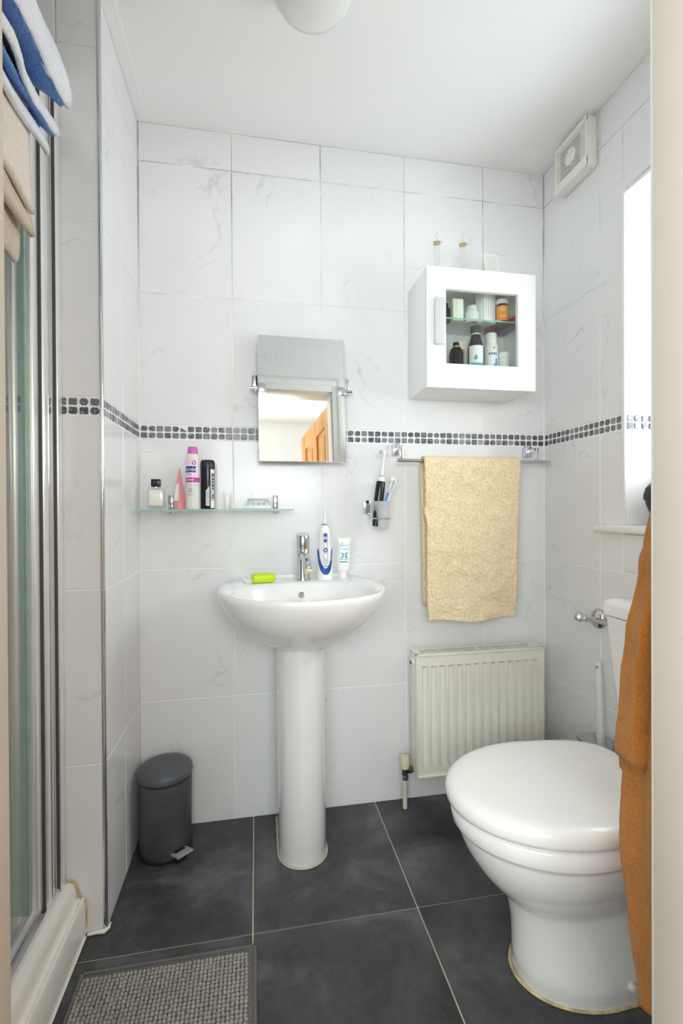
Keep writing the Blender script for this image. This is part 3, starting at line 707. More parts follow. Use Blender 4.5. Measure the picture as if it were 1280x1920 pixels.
ci = obj('cistern', loft(NB(), [cist(.388, 1.318, .125), (cist(.42, 1.315, .135)), cist(.60, 1.302, .158), cist(.755, 1.293, .170)]), 'ceramic', wc, 60)
obj('cistern_lid', loft(NB(), [cist(.757, 1.296, .168), cist(.759, 1.287, .176, .034), cist(.785, 1.286, .177, .034), cist(.796, 1.291, .172, .034), cist(.800, 1.305, .160, .034)]), 'ceramic', ci, 60)
obj('screw_cap', lathe(NB(), [(.0, -.004), (.0085, -.004), (.008, .002), (.005, .0045), (.0, .005)], (1.139, YC-.1105, .040), (0, -1, .1)), 'white_plastic', wc)
obj('floor_seal', tube(NB(), [(x, y, .002) for x, y, z in egg(.934, 1.40, .112, 0, 1.10)]+[(egg(.934, 1.40, .112, 0, 1.10)[0][0], egg(.934, 1.40, .112, 0, 1.10)[0][1], .002)], .003, 6), 'yellowed_silicone', wc)

# toilet brush
tbx = thing('toilet_brush', 'white-handled toilet brush in a grey holder behind the toilet', 'toilet brush', (1.395, -.365, 0))
bm = NB()
def rr_ring(x0, x1, y0, y1, z): return sellipse((x0+x1)/2, (y0+y1)/2, z, (x1-x0)/2, (y1-y0)/2, 5, 32)
loft(bm, [rr_ring(1.365, 1.43, -.42, -.31, 0), rr_ring(1.358, 1.437, -.433, -.297, .318), rr_ring(1.354, 1.441, -.438, -.292, .322), rr_ring(1.354, 1.441, -.438, -.292, .328), rr_ring(1.366, 1.429, -.424, -.306, .328), rr_ring(1.370, 1.425, -.41, -.32, .31), rr_ring(1.372, 1.423, -.40, -.33, .3)])
obj('holder', bm, 'satin_chrome', tbx, 50)
bm = NB(); loft(bm, [sellipse(1.398, -.361, .29, .007, .0125, 4, 16), sellipse(1.399, -.357, .42, .0065, .0115, 4, 16), sellipse(1.400, -.350, .545, .006, .0105, 4, 16), sellipse(1.4005, -.3485, .571, .0045, .010, 4, 16)])
h_ = obj('handle', bm, 'white_plastic', tbx, 50)
obj('hanging_eye', cyl(NB(), (1.3925, -.350, .556), (1.394, -.350, .556), .0045, n=12), 'print_grey', h_)

# toilet roll holder
tr = thing('toilet_roll_holder', 'chrome toilet roll holder with crystal ended bar on the right wall', 'roll holder', (1.43, -.285, .69))
obj('wall_flange', lathe(NB(), [(.0, 0), (.033, 0), (.033, .004), (.027, .014), (.012, .02), (.0, .021)], (XR-.0005, -.292, .689), (-1, 0, 0), 32), 'chrome', tr)
obj('post', cyl(NB(), (XR-.018, -.292, .689), (1.408, -.292, .689), .009), 'chrome', tr)
obj('bar', cyl(NB(), (1.408, -.276, .689), (1.408, -.44, .697), .0062), 'satin_chrome', tr)
obj('crystal_finial', lathe(NB(), [(.0, 0), (.011, 0), (.0115, .006), (.007, .010), (.008, .018), (.0145, .024), (.015, .038), (.011, .043), (.0, .0435)], (1.408, -.284, .6888), (0, 1, -.05), 10), 'chrome', tr, 20)

# ------------------------------------------------------------------ radiator
rd = thing('radiator', 'cream panel radiator with vertical flutes on the back wall', 'radiator', (1.135, -.06, .12))
RX0, RX1, RY, RZ0, RZ1 = .902, 1.378, -.100, .128, .548
nx = 14; pitch = (RX1-RX0-.034)/nx
xs = []
for k_ in range(nx):
    x0 = RX0+.017+k_*pitch
    xs += [(x0, 0), (x0+pitch*.16, 0), (x0+pitch*.34, 1), (x0+pitch*.72, 1), (x0+pitch*.90, 0)]
xs = [(RX0+.004, 0)]+xs+[(RX1-.004, 0)]
zs = [(RZ0+.004, 0), (RZ0+.034, 0), (RZ0+.050, 1), (RZ1-.050, 1), (RZ1-.042, 0), (RZ1-.004, 0)]
bm = NB(); grid(bm, [[(x, RY-.0065+.0105*(1-fx)*0+.0115*(1-fx*fz)*1*(1 if True else 0)-.0115, z) if False else (x, RY+.009*fx*fz, z) for z, fz in zs] for x, fx in xs])
obj('front_panel', bm, 'radiator_enamel', rd, 35)
bm = NB()
box(bm, (RX0+.002, RY+.013, RZ0+.002), (RX1-.002, RY+.016, RZ1-.006)); box(bm, (RX0, RY-.006, RZ0), (RX0+.006, RY+.012, RZ1), .002); box(bm, (RX1-.006, RY-.006, RZ0), (RX1, RY+.012, RZ1), .002)
box(bm, (RX0, RY-.006, RZ0), (RX1, RY+.012, RZ0+.005), .002); box(bm, (RX0, RY-.006, RZ1-.006), (RX1, RY+.012, RZ1), .002)
obj('panel_edge', bm, 'radiator_enamel', rd)
obj('back_panel', bx((RX0+.006, -.036, RZ0+.004), (RX1-.006, -.030, RZ1-.02)), 'radiator_enamel', rd)
for xx in (RX0+.001, RX1-.005): obj('side_panel', bx((xx, RY+.012, RZ0+.004), (xx+.004, -.030, RZ1-.001), .001), 'radiator_enamel', rd)
bm = NB(); box(bm, (RX0+.001, RY+.008, RZ1-.003), (RX1-.001, RY+.020, RZ1)); box(bm, (RX0+.001, -.043, RZ1-.003), (RX1-.001, -.030, RZ1)); box(bm, (RX0+.001, RY+.02, RZ1-.003), (RX0+.026, -.043, RZ1)); box(bm, (RX1-.03, RY+.02, RZ1-.003), (RX1-.001, -.043, RZ1))
box(bm, ((RX0+RX1)/2-.006, RY+.02, RZ1-.003), ((RX0+RX1)/2+.006, -.043, RZ1))
gr = obj('top_grille', bm, 'radiator_enamel', rd)
nb = 46; x0 = RX0+.026; x1 = RX1-.03
sl_me = None
for k_ in range(nb):
    xx = x0+(x1-x0)*(k_+.6)/nb
    if sl_me is None:
        o = obj('grille_slat', bx((xx, RY+.02, RZ1-.0022), (xx+.0034, -.043, RZ1-.0005)), 'radiator_enamel', gr, 0); sl_me = o
    else:
        o = sl_me.copy(); C.objects.link(o); o.location = sl_me.location+Vector((xx-x0-(x1-x0)*.6/nb, 0, 0))
obj('inner_fins', bx((RX0+.02, RY+.022, RZ0+.02), (RX1-.02, -.045, RZ1-.022)), 'radiator_dark', rd)
pl = obj('blanking_plug', cyl(NB(), (RX0+.002, -.065, RZ1-.036), (RX0-.006, -.065, RZ1-.036), .013, n=8), 'radiator_enamel', rd)
obj('plug_nut', cyl(NB(), (RX0-.006, -.065, RZ1-.036), (RX0-.010, -.065, RZ1-.036), .006, n=6), 'old_brass', pl)
vl = obj('valve_body', cyl(NB(), (.8745, -.058, .118), (.8745, -.058, .148), .010), 'old_brass', rd)
obj('valve_cap', lathe(NB(), [(.0, 0), (.0145, 0), (.0155, .004), (.0155, .036), (.0135, .041), (.0, .042)], (.8745, -.058, .144), n=24), 'valve_cream', vl)
obj('valve_tail', loft(NB(), [ring((x, -.058, .136), Vector((0, 1, 0)), Vector((0, 0, 1)), r, n=10) for x, r in ((.876, .008), (.884, .008), (.885, .0125), (.897, .0125), (.898, .010), (.905, .010))]), 'old_brass', vl, 20)
obj('valve_nut', lathe(NB(), [(.0, 0), (.012, 0), (.012, .012), (.009, .016), (.0, .016)], (.8745, -.058, .104), n=6), 'chrome', vl, 20)
obj('pipe', cyl(NB(), (.8765, -.052, .0), (.8745, -.058, .110), .0078), 'pipe_paint', rd)

# ------------------------------------------------------------------ towel rail and towel
tl = thing('towel_rail', 'chrome towel rail fixed below the mosaic band', 'towel rail', (1.134, -.05, 1.2))
obj('bar', cyl(NB(), (.848, -.072, 1.210), (1.424, -.072, 1.210), .0062), 'satin_chrome', tl)
for xx in (.862, 1.372):
    br = obj('bracket', bx((xx-.013, -.024, 1.234), (xx+.013, -.0015, 1.275), .003), 'chrome', tl)
    bm = NB(); box(bm, (xx-.006, -.075, 1.247), (xx+.006, -.022, 1.262), .002); box(bm, (xx-.006, -.077, 1.206), (xx+.006, -.068, 1.262), .002)
    obj('arm', bm, 'chrome', br)
G = []; nx_, prof_ = 90, []
for i in range(16): prof_.append((-.044, .70+(1.205-.70)*i/15))
for i in range(1, 10):
    a = math.pi*i/10; prof_.append((-.072+.026*math.cos(a), 1.205+.022*math.sin(a)))
for i in range(1, 128): prof_.append((-.099, 1.205-(1.205-.655)*i/127))
for j in range(nx_):
    f = j/(nx_-1); row = []
    for k_, (y, z) in enumerate(prof_):
        h = (1.225-z)/.57; front = 1 if k_ > 24 else 0
        xl = .938+.013*h; xr = 1.292-.02*h
        x = xl+(xr-xl)*f
        p = Vector((x*7, z*5, front*3.1)); q = Vector((x*26, z*26, front*5))
        d = .012*noise.noise(p)*min(1, h*3)+.0045*noise.noise(q)+.0026*noise.noise(q*4)
        d += .0045*math.sin(f*9.5+1.2*z*3)*h if front else 0
        edge = min(f, 1-f); d += -.004*(1-min(1, edge/.04)) if False else 0
        row.append((x+.003*noise.noise(Vector((z*9, f*3, 1)))+.004*math.sin(z*14)*(.5-f)*h, min(y-d*(1 if front else .3), -.012), z+.006*math.sin(f*7+1)*max(0, (h-.75)/.25)))
    G.append(row)
bm = grid(NB(), G, .010)
tag(obj('bath_towel', bm, 'towel_cream', None, 180), 'cream terry towel folded over the chrome rail', 'towel')

# ------------------------------------------------------------------ tumbler with toothbrushes
th_ = thing('tumbler_holder', 'chrome wall bracket with ring holding a tumbler', 'tumbler holder', (.77, -.03, 1.02))
obj('wall_plate', bx((.742, -.012, 1.028), (.768, -.0015, 1.075), .003), 'chrome', th_)
obj('arm', tube(NB(), [(.757, -.012, 1.03), (.757, -.03, 1.018), (.757, -.05, 1.013)], .0035, 8), 'chrome', th_)
cx_, cy_ = .788, -.07
obj('ring', tube(NB(), [(cx_+.0335*math.cos(2*math.pi*i/32), cy_+.0335*math.sin(2*math.pi*i/32), 1.012) for i in range(33)], .0028, 8), 'chrome', th_)
tg = lathe(NB(), [(.0, 0), (.022, 0), (.0255, .004), (.0285, .03), (.0325, .085), (.0345, .093), (.0325, .093), (.0300, .084), (.026, .03), (.022, .006), (.0, .006)], (cx_, cy_, .977), n=32)
tag(obj('tumbler', tg, 'frosted_glass', None, 60), 'frosted glass tumbler in the chrome wall bracket', 'tumbler')
eb = thing('electric_toothbrush', 'black electric toothbrush with white head in the tumbler', 'toothbrush', (.780, -.078, .985))
ax = (Vector((.791, -.076, 1.155))-Vector((.779, -.079, 1.07))).normalized(); p0 = Vector((.779, -.079, 1.07))-ax*.085
u_, v_ = frame_of(ax)
rin = lambda d, r: ring(p0+ax*d, u_, v_, r, n=20)
obj('handle', loft(NB(), [rin(.0, .011), rin(.03, .0125), (rin(.085, .0165)), rin(.12, .0165), rin(.148, .0155), rin(.154, .0135)]), 'black_gloss', eb)
obj('collar', loft(NB(), [rin(.150, .0145), rin(.160, .0125), rin(.168, .009), rin(.170, .0065)]), 'white_plastic', eb)
obj('neck_ring', loft(NB(), [rin(.170, .0062), rin(.173, .0062)]), 'print_grey', eb)
obj('neck', loft(NB(), [rin(.173, .006), rin(.19, .0052), rin(.225, .0042), rin(.242, .005), rin(.25, .0062), rin(.258, .006), rin(.262, .003)]), 'white_plastic', eb)
hp = p0+ax*.252
hd = obj('brush_head', cyl(NB(), hp, hp+Vector((-.008, -.003, .001)), .0068), 'white_plastic', eb)
obj('bristles', cyl(NB(), hp+Vector((-.008, -.003, .001)), hp+Vector((-.016, -.006, .002)), .0058), 'pale_blue', hd)
def man_brush(label, pts, headdir, c1, c2):
    t = thing('toothbrush', label, 'toothbrush', pts[0], 'manual toothbrushes in the tumbler')
    obj('handle', tube(NB(), pts[:4], [.003, .0045, .005, .0036], 10), c1, t, 180)
    obj('neck', tube(NB(), pts[3:], [.0036]+[.0026]*(len(pts)-4), 10), 'white_plastic', t, 180)
    a, b_ = Vector(pts[-2]), Vector(pts[-1]); d = (b_-a).normalized(); hd = Vector(headdir)
    h = obj('brush_head', tube(NB(), [b_-d*.012, b_-d*.010, b_+d*.006, b_+d*.008], [.003, .0052, .0052, .003], 10), 'white_plastic', t, 180)
    for i in range(3): obj('bristles', cyl(NB(), b_-d*(.007-i*.006), b_-d*(.007-i*.006)+hd*.011, .0028), c2[i % 2], h)
    return t
man_brush('white and blue toothbrush with pale bristles facing the black toothbrush', [(.790, -.068, .990), (.803, -.069, 1.045), (.8095, -.070, 1.078), (.8155, -.070, 1.098), (.826, -.070, 1.13), (.829, -.070, 1.146)], (-.9, 0, .2), 'sky_blue', ('light_grey', 'pearl'))
man_brush('white toothbrush with blue bristles and bent neck, rightmost in the tumbler', [(.792, -.055, .990), (.808, -.056, 1.045), (.818, -.056, 1.075), (.828, -.056, 1.10), (.846, -.056, 1.128), (.8475, -.056, 1.136), (.839, -.056, 1.148)], (-.6, 0, -.2), 'white_plastic', ('sky_blue', 'teal'))

# ------------------------------------------------------------------ mirror on pivot clamps
mr = thing('wall_mirror', 'frameless rectangular tilting mirror on chrome pivots above the basin', 'mirror', (.527, -.03, 1.19))
TIL = math.radians(4.8); mc = Vector((.5265, -.052, 1.413))
def mrot(bm): bmesh.ops.rotate(bm, verts=bm.verts, cent=(mc.x, mc.y, 1.46), matrix=Matrix.Rotation(math.radians(1.2), 3, 'Z') @ Matrix.Rotation(-TIL, 3, 'X')); return bm
mg = obj('mirror_glass', mrot(bx((.380, mc.y, 1.200), (.671, mc.y+.005, 1.624), .0012, 1)), 'mirror', mr, 20)
obj('backing', mrot(bx((.384, mc.y+.005, 1.204), (.667, mc.y+.009, 1.620))), 'print_dark', mr)
for xx, s in ((.375, -1), (.676, 1)):
    pv = obj('wall_plate', bx((xx+s*.006-.009, -.014, 1.452), (xx+s*.006+.009, -.0015, 1.496), .002), 'chrome', mr)
    bm = NB(); box(bm, (xx+s*.002-.005, -.05, 1.436), (xx+s*.002+.005, -.012, 1.452), .002); cyl(bm, (xx-s*.004, -.047, 1.444), (xx+s*.020, -.047, 1.444), .006)
    obj('pivot', bm, 'chrome', pv)
    obj('clamp', mrot(bx((xx-s*.004, mc.y-.005, 1.428), (xx-s*.030+s*.0, mc.y+.012, 1.458), .003)), 'satin_chrome', mr)

# ------------------------------------------------------------------ glass shelf and toiletries
sh = thing('glass_shelf', 'glass shelf on chrome brackets beside the mirror', 'shelf', (.25, -.06, 1.04))
SZ = 1.0455
gs = obj('shelf_pane', bx((.006, -.116, SZ-.006), (.490, -.004, SZ), .0008, 1), 'shelf_glass', sh)
obj('polished_edge', bx((.006, -.1172, SZ-.0058), (.490, -.1162, SZ-.0002)), 'glass_edge', gs)
for xx in (.098, .436):
    br = obj('bracket', bx((xx-.008, -.020, SZ+.001), (xx+.008, -.0015, SZ+.046), .002), 'chrome', sh)
    bm = NB(); lathe(bm, [(.0, 0), (.016, 0), (.018, .003), (.018, .004), (.0, .0045)], (xx, -.03, SZ-.0115), n=24); cyl(bm, (xx, -.03, SZ-.0155), (xx, -.03, SZ-.0115), .006)
    obj('clamp', bm, 'chrome', br)
SZ += .0008
# perfume
pf = thing('perfume_bottle', 'clear square perfume bottle with black cap, leftmost on the glass shelf', 'perfume', (.064, -.07, SZ))
obj('bottle', bx((.039, -.086, SZ), (.089, -.056, SZ+.066), .003), 'perfume_glass', pf)
obj('liquid', bx((.044, -.081, SZ+.011), (.084, -.061, SZ+.060), .002), 'perfume_liquid', pf)
obj('neck', cyl(NB(), (.064, -.071, SZ+.066), (.064, -.071, SZ+.072), .006), 'chrome', pf)
obj('cap', bx((.0505, -.082, SZ+.070), (.0775, -.060, SZ+.094), .002), 'black_gloss', pf)
# pink bottle
pk = thing('pointed_bottle', 'pink and white pointed bottle standing on the glass shelf', 'bottle', (.135, -.075, SZ))
pr = lambda z, r, n=8, ph=.4: [(.135+r*math.cos(2*math.pi*i/n+ph), -.075+r*.8*math.sin(2*math.pi*i/n+ph), SZ+z) for i in range(n)]
obj('base', loft(NB(), [pr(0, .0165, 16), pr(.021, .0165, 16)]), 'pink_plastic', pk)
obj('cone', loft(NB(), [pr(.021, .0185), pr(.024, .0195), pr(.06, .0135), pr(.095, .0068), pr(.122, .0030), pr(.132, .0004)]), 'pink_plastic', pk, 25)
bm = NB(); plate(bm, [(-.0165, .026), (.0, .026), (-.0005, .081), (-.0072, .080)], lambda u, v, d: Vector((.135+u, -.075-.0200*(1-(v-.021)/.115)*(.92+u*14)-.001-d, SZ+v)), .002)
obj('white_panel', bm, 'pearl', pk, 0)
# aerosol can
ac = thing('deodorant_can', 'tall pink and white deodorant spray can with blue label on the glass shelf', 'deodorant', (.1765, -.086, SZ))
ax_, ay_, R_ = .1765, -.086, .0203
obj('can', lathe(NB(), [(.0, 0), (.0195, 0), (R_, .003), (R_, .158), (.0195, .166), (.0165, .172)], (ax_, ay_, SZ), n=32), 'pearl', ac, 50)
obj('cap', lathe(NB(), [(.0, 0), (.0155, 0), (.0158, .010), (.0145, .022), (.0135, .0245), (.0, .0245)], (ax_, ay_, SZ+.170), n=32), 'hot_pink', ac, 50)
cm = cylmap(ax_, ay_, SZ, R_+.0003, -.12)
full = .056
obj('pink_sleeve', plate(NB(), rect2(-.031, .031, .085, .157, 24), cm, .0002), 'pale_pink', ac, 0)
obj('label_band', plate(NB(), rect2(-.031, .031, .0835, .0980, 24), cm, .0006), 'magenta', ac, 0)
lb = obj('blue_label', plate(NB(), rect2(-.031, .014, .114, .133, 20), cm, .0006), 'label_blue', ac, 0)
text('lettering', 'Sanex', .0170, lambda u, v, d: cm(u-.0045, v+.1235, .0009), 'white_plastic', lb)
obj('small_print', plate(NB(), rect2(-.013, .001, .1065, .1085, 8), cm, .0005), 'print_purple', ac, 0)
for k_ in range(7): obj('small_print', plate(NB(), rect2(-.016+k_*.0036, -.0138+k_*.0036, .0886, .0928, 2), cm, .0009), 'pale_pink', ac, 0)
obj('logo', plate(NB(), circ2(.0085, .144, .0065), cm, .0006), 'label_blue', ac, 0)
obj('logo_mark', plate(NB(), [(.006, .1425), (.009, .1425), (.0115, .1465), (.0085, .1465)], cm, .0009), 'white_plastic', ac, 0)
obj('seam', plate(NB(), rect2(-.031, .031, .0735, .0742, 24), cm, .0004), 'print_grey', ac, 0)
obj('ring_print', plate(NB(), circ2(-.004, .0585, .0058), cm, .0004), 'print_grey', ac, 0)
obj('ring_print', plate(NB(), circ2(-.004, .0585, .0036), cm, .0006), 'pale_pink', ac, 0)
obj('small_print', plate(NB(), rect2(-.012, .006, .0455, .0465, 8), cm, .0004), 'print_grey', ac, 0)
obj('small_print', plate(NB(), rect2(-.010, .004, .0425, .0433, 8), cm, .0004), 'print_grey', ac, 0)
# black can
bc = thing('deodorant_can', 'black deodorant can with silver side panels beside the pink one', 'deodorant', (.218, -.058, SZ))
bx_, by_, R2 = .219, -.058, .0225
obj('can', lathe(NB(), [(.0, 0), (.0215, 0), (R2, .003), (R2, .125), (.0222, .130)], (bx_, by_, SZ), n=32), 'black_gloss', bc, 50)
obj('cap', lathe(NB(), [(.0, 0), (.0224, 0), (.0228, .004), (.0225, .020), (.019, .0265), (.0, .0275)], (bx_, by_, SZ+.130), n=32), 'navy_black', bc, 50)
cb = cylmap(bx_, by_, SZ, R2+.0003, .0)
obj('silver_panel', plate(NB(), [(-.004, .011), (-.004, .058), (.0075, .074), (.0075, .0035+.006)], cb, .0004), 'light_grey', bc, 0)
sp = obj('side_panel', plate(NB(), rect2(.0105, .0265, .003, .126, 10), cb, .0004), 'light_grey', bc, 0)
for v0_, v1_ in ((.062, .068), (.071, .080), (.083, .089), (.092, .099), (.103, .112), (.034, .039), (.041, .046)):
    obj('print_mark', plate(NB(), rect2(.0155, .0225, v0_, v1_, 4), cb, .0008), 'print_dark', sp, 0)
obj('panel_line', plate(NB(), rect2(-.004, .0075, .0495, .0503, 4), cb, .0007), 'print_dark', bc, 0)
obj('panel_line', plate(NB(), rect2(-.004, .0075, .0395, .0403, 4), cb, .0007), 'print_dark', bc, 0)
obj('label_patch', plate(NB(), rect2(.0105, .0265, .003, .026, 8), cb, .0007), 'white_plastic', bc, 0)
obj('label_patch', plate(NB(), rect2(.0105, .0265, .116, .126, 8), cb, .0007), 'white_plastic', bc, 0)
# small tube
st_ = thing('small_tube', 'small white cream tube standing on its cap on the glass shelf', 'tube', (.279, -.075, SZ))
obj('tube_body', loft(NB(), [sellipse(.279, -.075, SZ+z, a, b_, 2.2, 20) for z, a, b_ in ((.011, .006, .006), (.016, .0075, .007), (.035, .0090, .005), (.050, .0105, .0022), (.054, .011, .0014))]), 'white_plastic', st_, 50)
obj('cap', cyl(NB(), (.279, -.075, SZ), (.279, -.075, SZ+.011), .0062, n=16), 'white_plastic', st_)
# plastic tray and case
tag(obj('soap_tray', bx((.294, -.095, SZ), (.352, -.055, SZ+.010), .003), 'white_plastic', None), 'low white plastic tray on the glass shelf', 'tray')
pc = thing('plastic_case', 'small clear plastic case with white contents near the shelf bracket', 'case', (.378, -.078, SZ))
cs = NB(); x0, x1 = .338, .418
box(cs, (x0, -.100, SZ+.0), (x1, -.056, SZ+.011), .002); obj('base', cs, 'white_plastic', pc)
obj('cover', bx((x0+.003, -.098, SZ+.011), (x1-.003, -.058, SZ+.031), .005, 3), 'clear_plastic', pc)
obj('lid', bx((x0+.006, -.096, SZ+.027), (x1-.006, -.060, SZ+.0335), .002), 'light_grey', pc)
for i in range(4): obj('insert', lathe(NB(), [(.0, 0), (.008, 0), (.005, .009), (.0, .011)], (x0+.014+i*.0175, -.088, SZ+.0112), n=12), 'white_plastic', pc)

# ------------------------------------------------------------------ wall cabinet
cb_ = thing('wall_cabinet', 'white wall cabinet with a glass door on the back wall', 'cabinet', (1.10, -.09, 1.433))
CX0, CX1, CY, CZ0, CZ1 = .912, 1.292, -.172, 1.436, 1.820
bm = NB(); T = .014
box(bm, (CX0, CY, CZ0), (CX0+T, -.0015, CZ1), .001); box(bm, (CX1-T, CY, CZ0), (CX1, -.0015, CZ1), .001); box(bm, (CX0+T, CY, CZ0), (CX1-T, -.0015, CZ0+T), .001); box(bm, (CX0+T, CY, CZ1-T), (CX1-T, -.0015, CZ1), .001)
box(bm, (CX0+T, -.006, CZ0+T), (CX1-T, -.0015, CZ1-T))
obj('carcass', bm, 'cabinet_white', cb_)
dz0, dz1 = CZ0-.003, CZ1+.001; DX0, DX1 = CX0-.001, CX1+.001; DY0, DY1 = CY-.020, CY-.002
ox0, ox1, oz0, oz1 = .9765, 1.229, 1.512, 1.752
door = obj('door', bx((DX0, DY0, dz0), (ox0, DY1, dz1), .0012), 'cabinet_white', cb_)
obj('stile', bx((ox1, DY0, dz0), (DX1, DY1, dz1), .0012), 'cabinet_white', door)
obj('rail', bx((ox0, DY0, dz0), (ox1, DY1, oz0), .0012), 'cabinet_white', door); obj('rail', bx((ox0, DY0, oz1), (ox1, DY1, dz1), .0012), 'cabinet_white', door)
obj('glass_pane', bx((ox0-.004, DY0+.010, oz0-.004), (ox1+.004, DY0+.013, oz1+.004)), 'clear_glass', door)
bm = NB(); box(bm, (.932, DY0-.018, 1.567), (.968, DY0-.012, 1.716), .002); box(bm, (.936, DY0-.013, 1.57), (.944, DY0+.001, 1.713))
obj('handle', bm, 'handle_shaded_grey', door)
CSZ = 1.678
gsh = obj('glass_shelf', bx((CX0+T+.001, -.150, CSZ-.005), (CX1-T-.001, -.012, CSZ)), 'shelf_glass', cb_)
obj('shelf_edge', bx((CX0+T+.002, -.1512, CSZ-.0048), (CX1-T-.002, -.1502, CSZ-.0002)), 'glass_edge', gsh)
U = CSZ+.0008; Lo = CZ0+T+.0008
def bottle(name, label, cat, x, y, z0, prof, mat, capprof=None, capmat=None, n=24):
    t = thing(name, label, cat, (x, y, z0))
    obj('bottle', lathe(NB(), prof, (x, y, z0), n=n), mat, t, 50)
    if capprof: obj('cap', lathe(NB(), capprof, (x, y, z0), n=n), capmat, t, 50)
    return t
bottle('medicine_bottle', 'dark bottle at the left end of the cabinet upper shelf', 'bottle', 1.010, -.10, U, [(.0, 0), (.017, 0), (.0175, .002), (.0175, .045), (.012, .052)], 'black_matte', [(.0, .052), (.012, .052), (.012, .064), (.0, .065)], 'black_matte')
t = thing('carton', 'white medicine carton on the left of the cabinet upper shelf', 'carton', (1.047, -.11, U))
obj('box', bx((1.029, -.128, U), (1.066, -.095, U+.074), .0012), 'cream_card', t)
obj('printed_panel', bx((1.044, -.1286, U+.004), (1.062, -.1280, U+.070)), 'white_plastic', t)
bottle('white_bottle', 'white screw capped bottle in the middle of the cabinet upper shelf', 'bottle', 1.105, -.11, U, [(.0, 0), (.022, 0), (.0225, .003), (.0225, .034), (.016, .044)], 'white_plastic', [(.0, .044), (.0165, .044), (.0165, .057), (.015, .059), (.0, .059)], 'pearl')
t = thing('carton', 'tall white carton on the cabinet upper shelf beside the orange bottle', 'carton', (1.155, -.11, U))
bm = NB(); box(bm, (1.128, -.130, U), (1.183, -.090, U+.105), .001); bmesh.ops.rotate(bm, verts=bm.verts, cent=(1.155, -.11, U), matrix=Matrix.Rotation(.35, 3, 'Z'))
obj('box', bm, 'white_plastic', t)
bm = NB()
for i in range(4): box(bm, (1.136+i*.011, -.1305, U+.018), (1.138+i*.011, -.1300, U+.092))
bmesh.ops.rotate(bm, verts=bm.verts, cent=(1.155, -.11, U), matrix=Matrix.Rotation(.35, 3, 'Z'))
obj('print', bm, 'light_grey', t, 0)
t = bottle('pill_bottle', 'orange labelled pill bottle with ribbed white lid on the cabinet upper shelf', 'bottle', 1.211, -.120, U, [(.0, 0), (.0225, 0), (.023, .002), (.0215, .062), (.019, .066)], 'brown_glass', [(.0, .066), (.021, .066), (.021, .072), (.0195, .0735), (.021, .075), (.021, .082), (.019, .0835), (.0, .0835)], 'white_plastic')
lm = cylmap(1.211, -.120, U, .0229, -.25)
obj('label', plate(NB(), rect2(-.026, .020, .006, .057, 16), lm, .0006), 'orange_label', t, 0)
for v0_ in (.040, .046, .020): obj('print', plate(NB(), rect2(-.012, .006, v0_, v0_+.002, 8), lm, .0009), 'cream_card', t, 0)
t = thing('red_box', 'red medicine box lying at the right end of the cabinet shelf', 'box', (1.252, -.085, U))
RP = [(1.2425, -.146), (1.274, -.146), (1.274, -.022), (1.196, -.022), (1.208, -.088), (1.236, -.094)]
obj('box', loft(NB(), [[(x, y, U+z) for x, y in RP] for z in (.0006, .020)]), 'red_card', t, 20)
obj('underside', loft(NB(), [[(x, y, U+z) for x, y in RP] for z in (0, .0005)]), 'dark_red_card', t, 20)
t = bottle('black_bottle', 'small black bottle with gold collar on the cabinet floor', 'bottle', 1.043, -.118, Lo, [(.0, 0), (.0235, 0), (.0242, .003), (.0242, .116), (.020, .131), (.012, .139)], 'black_gloss', [(.0, .142), (.0105, .142), (.0105, .153), (.009, .156), (.0, .156)], 'black_matte')
obj('collar', lathe(NB(), [(.0, .138), (.0135, .138), (.0135, .1425), (.0, .1425)], (1.043, -.118, Lo)), 'gold', t)
t = thing('carton', 'tall cream carton with orange mark behind the black bottle', 'carton', (1.080, -.075, Lo))
obj('box', bx((1.064, -.095, Lo), (1.098, -.055, Lo+.172), .001), 'cream_card', t)
obj('print', bx((1.070, -.0956, Lo+.125), (1.084, -.0950, Lo+.143)), 'orange_label', t)
t = bottle('brown_bottle', 'brown glass medicine bottle with white and teal label in the cabinet', 'bottle', 1.112, -.122, Lo, [(.0, 0), (.0255, 0), (.0265, .003), (.0265, .138), (.023, .156), (.0165, .176), (.0145, .184)], 'brown_glass', [(.0, .187), (.0165, .187), (.0168, .206), (.0155, .213), (.0, .214)], 'print_dark')
obj('tamper_ring', lathe(NB(), [(.0, .183), (.0172, .183), (.0172, .187), (.0, .187)], (1.112, -.122, Lo)), 'light_grey', t)
lm2 = cylmap(1.112, -.122, Lo, .0268, -.25)
lb = obj('label', plate(NB(), rect2(-.029, .024, .076, .142, 18), lm2, .0005), 'white_plastic', t, 0)
obj('label_stripe', plate(NB(), rect2(-.029, .024, .076, .083, 18), lm2, .0008), 'teal', lb, 0)
obj('print', plate(NB(), [(-.012, .098), (-.004, .112), (.002, .103), (.0, .095), (-.006, .092)], lm2, .0008), 'print_grey', lb, 0)
t = bottle('lotion_bottle', 'white lotion bottle with blue print in the cabinet', 'bottle', 1.169, -.122, Lo, [(.0, 0), (.0225, 0), (.023, .003), (.023, .148), (.0195, .152)], 'white_plastic', [(.0, .152), (.0195, .152), (.019, .188), (.016, .192), (.0, .192)], 'pearl')
lm3 = cylmap(1.169, -.122, Lo, .0232, -.2)
for k_ in range(4): obj('print', plate(NB(), rect2(-.014+k_*.0075, -.0095+k_*.0075, .114, .122, 3), lm3, .0005), 'print_purple', t, 0)
obj('print', plate(NB(), [(-.010, .072), (.016, .066), (.016, .10), (.010, .103), (.008, .085), (.003, .083), (.0, .078), (-.010, .076)], lm3, .0005), 'sky_blue', t, 0)
obj('print', plate(NB(), circ2(.004, .138, .004), lm3, .0005), 'orange_label', t, 0)
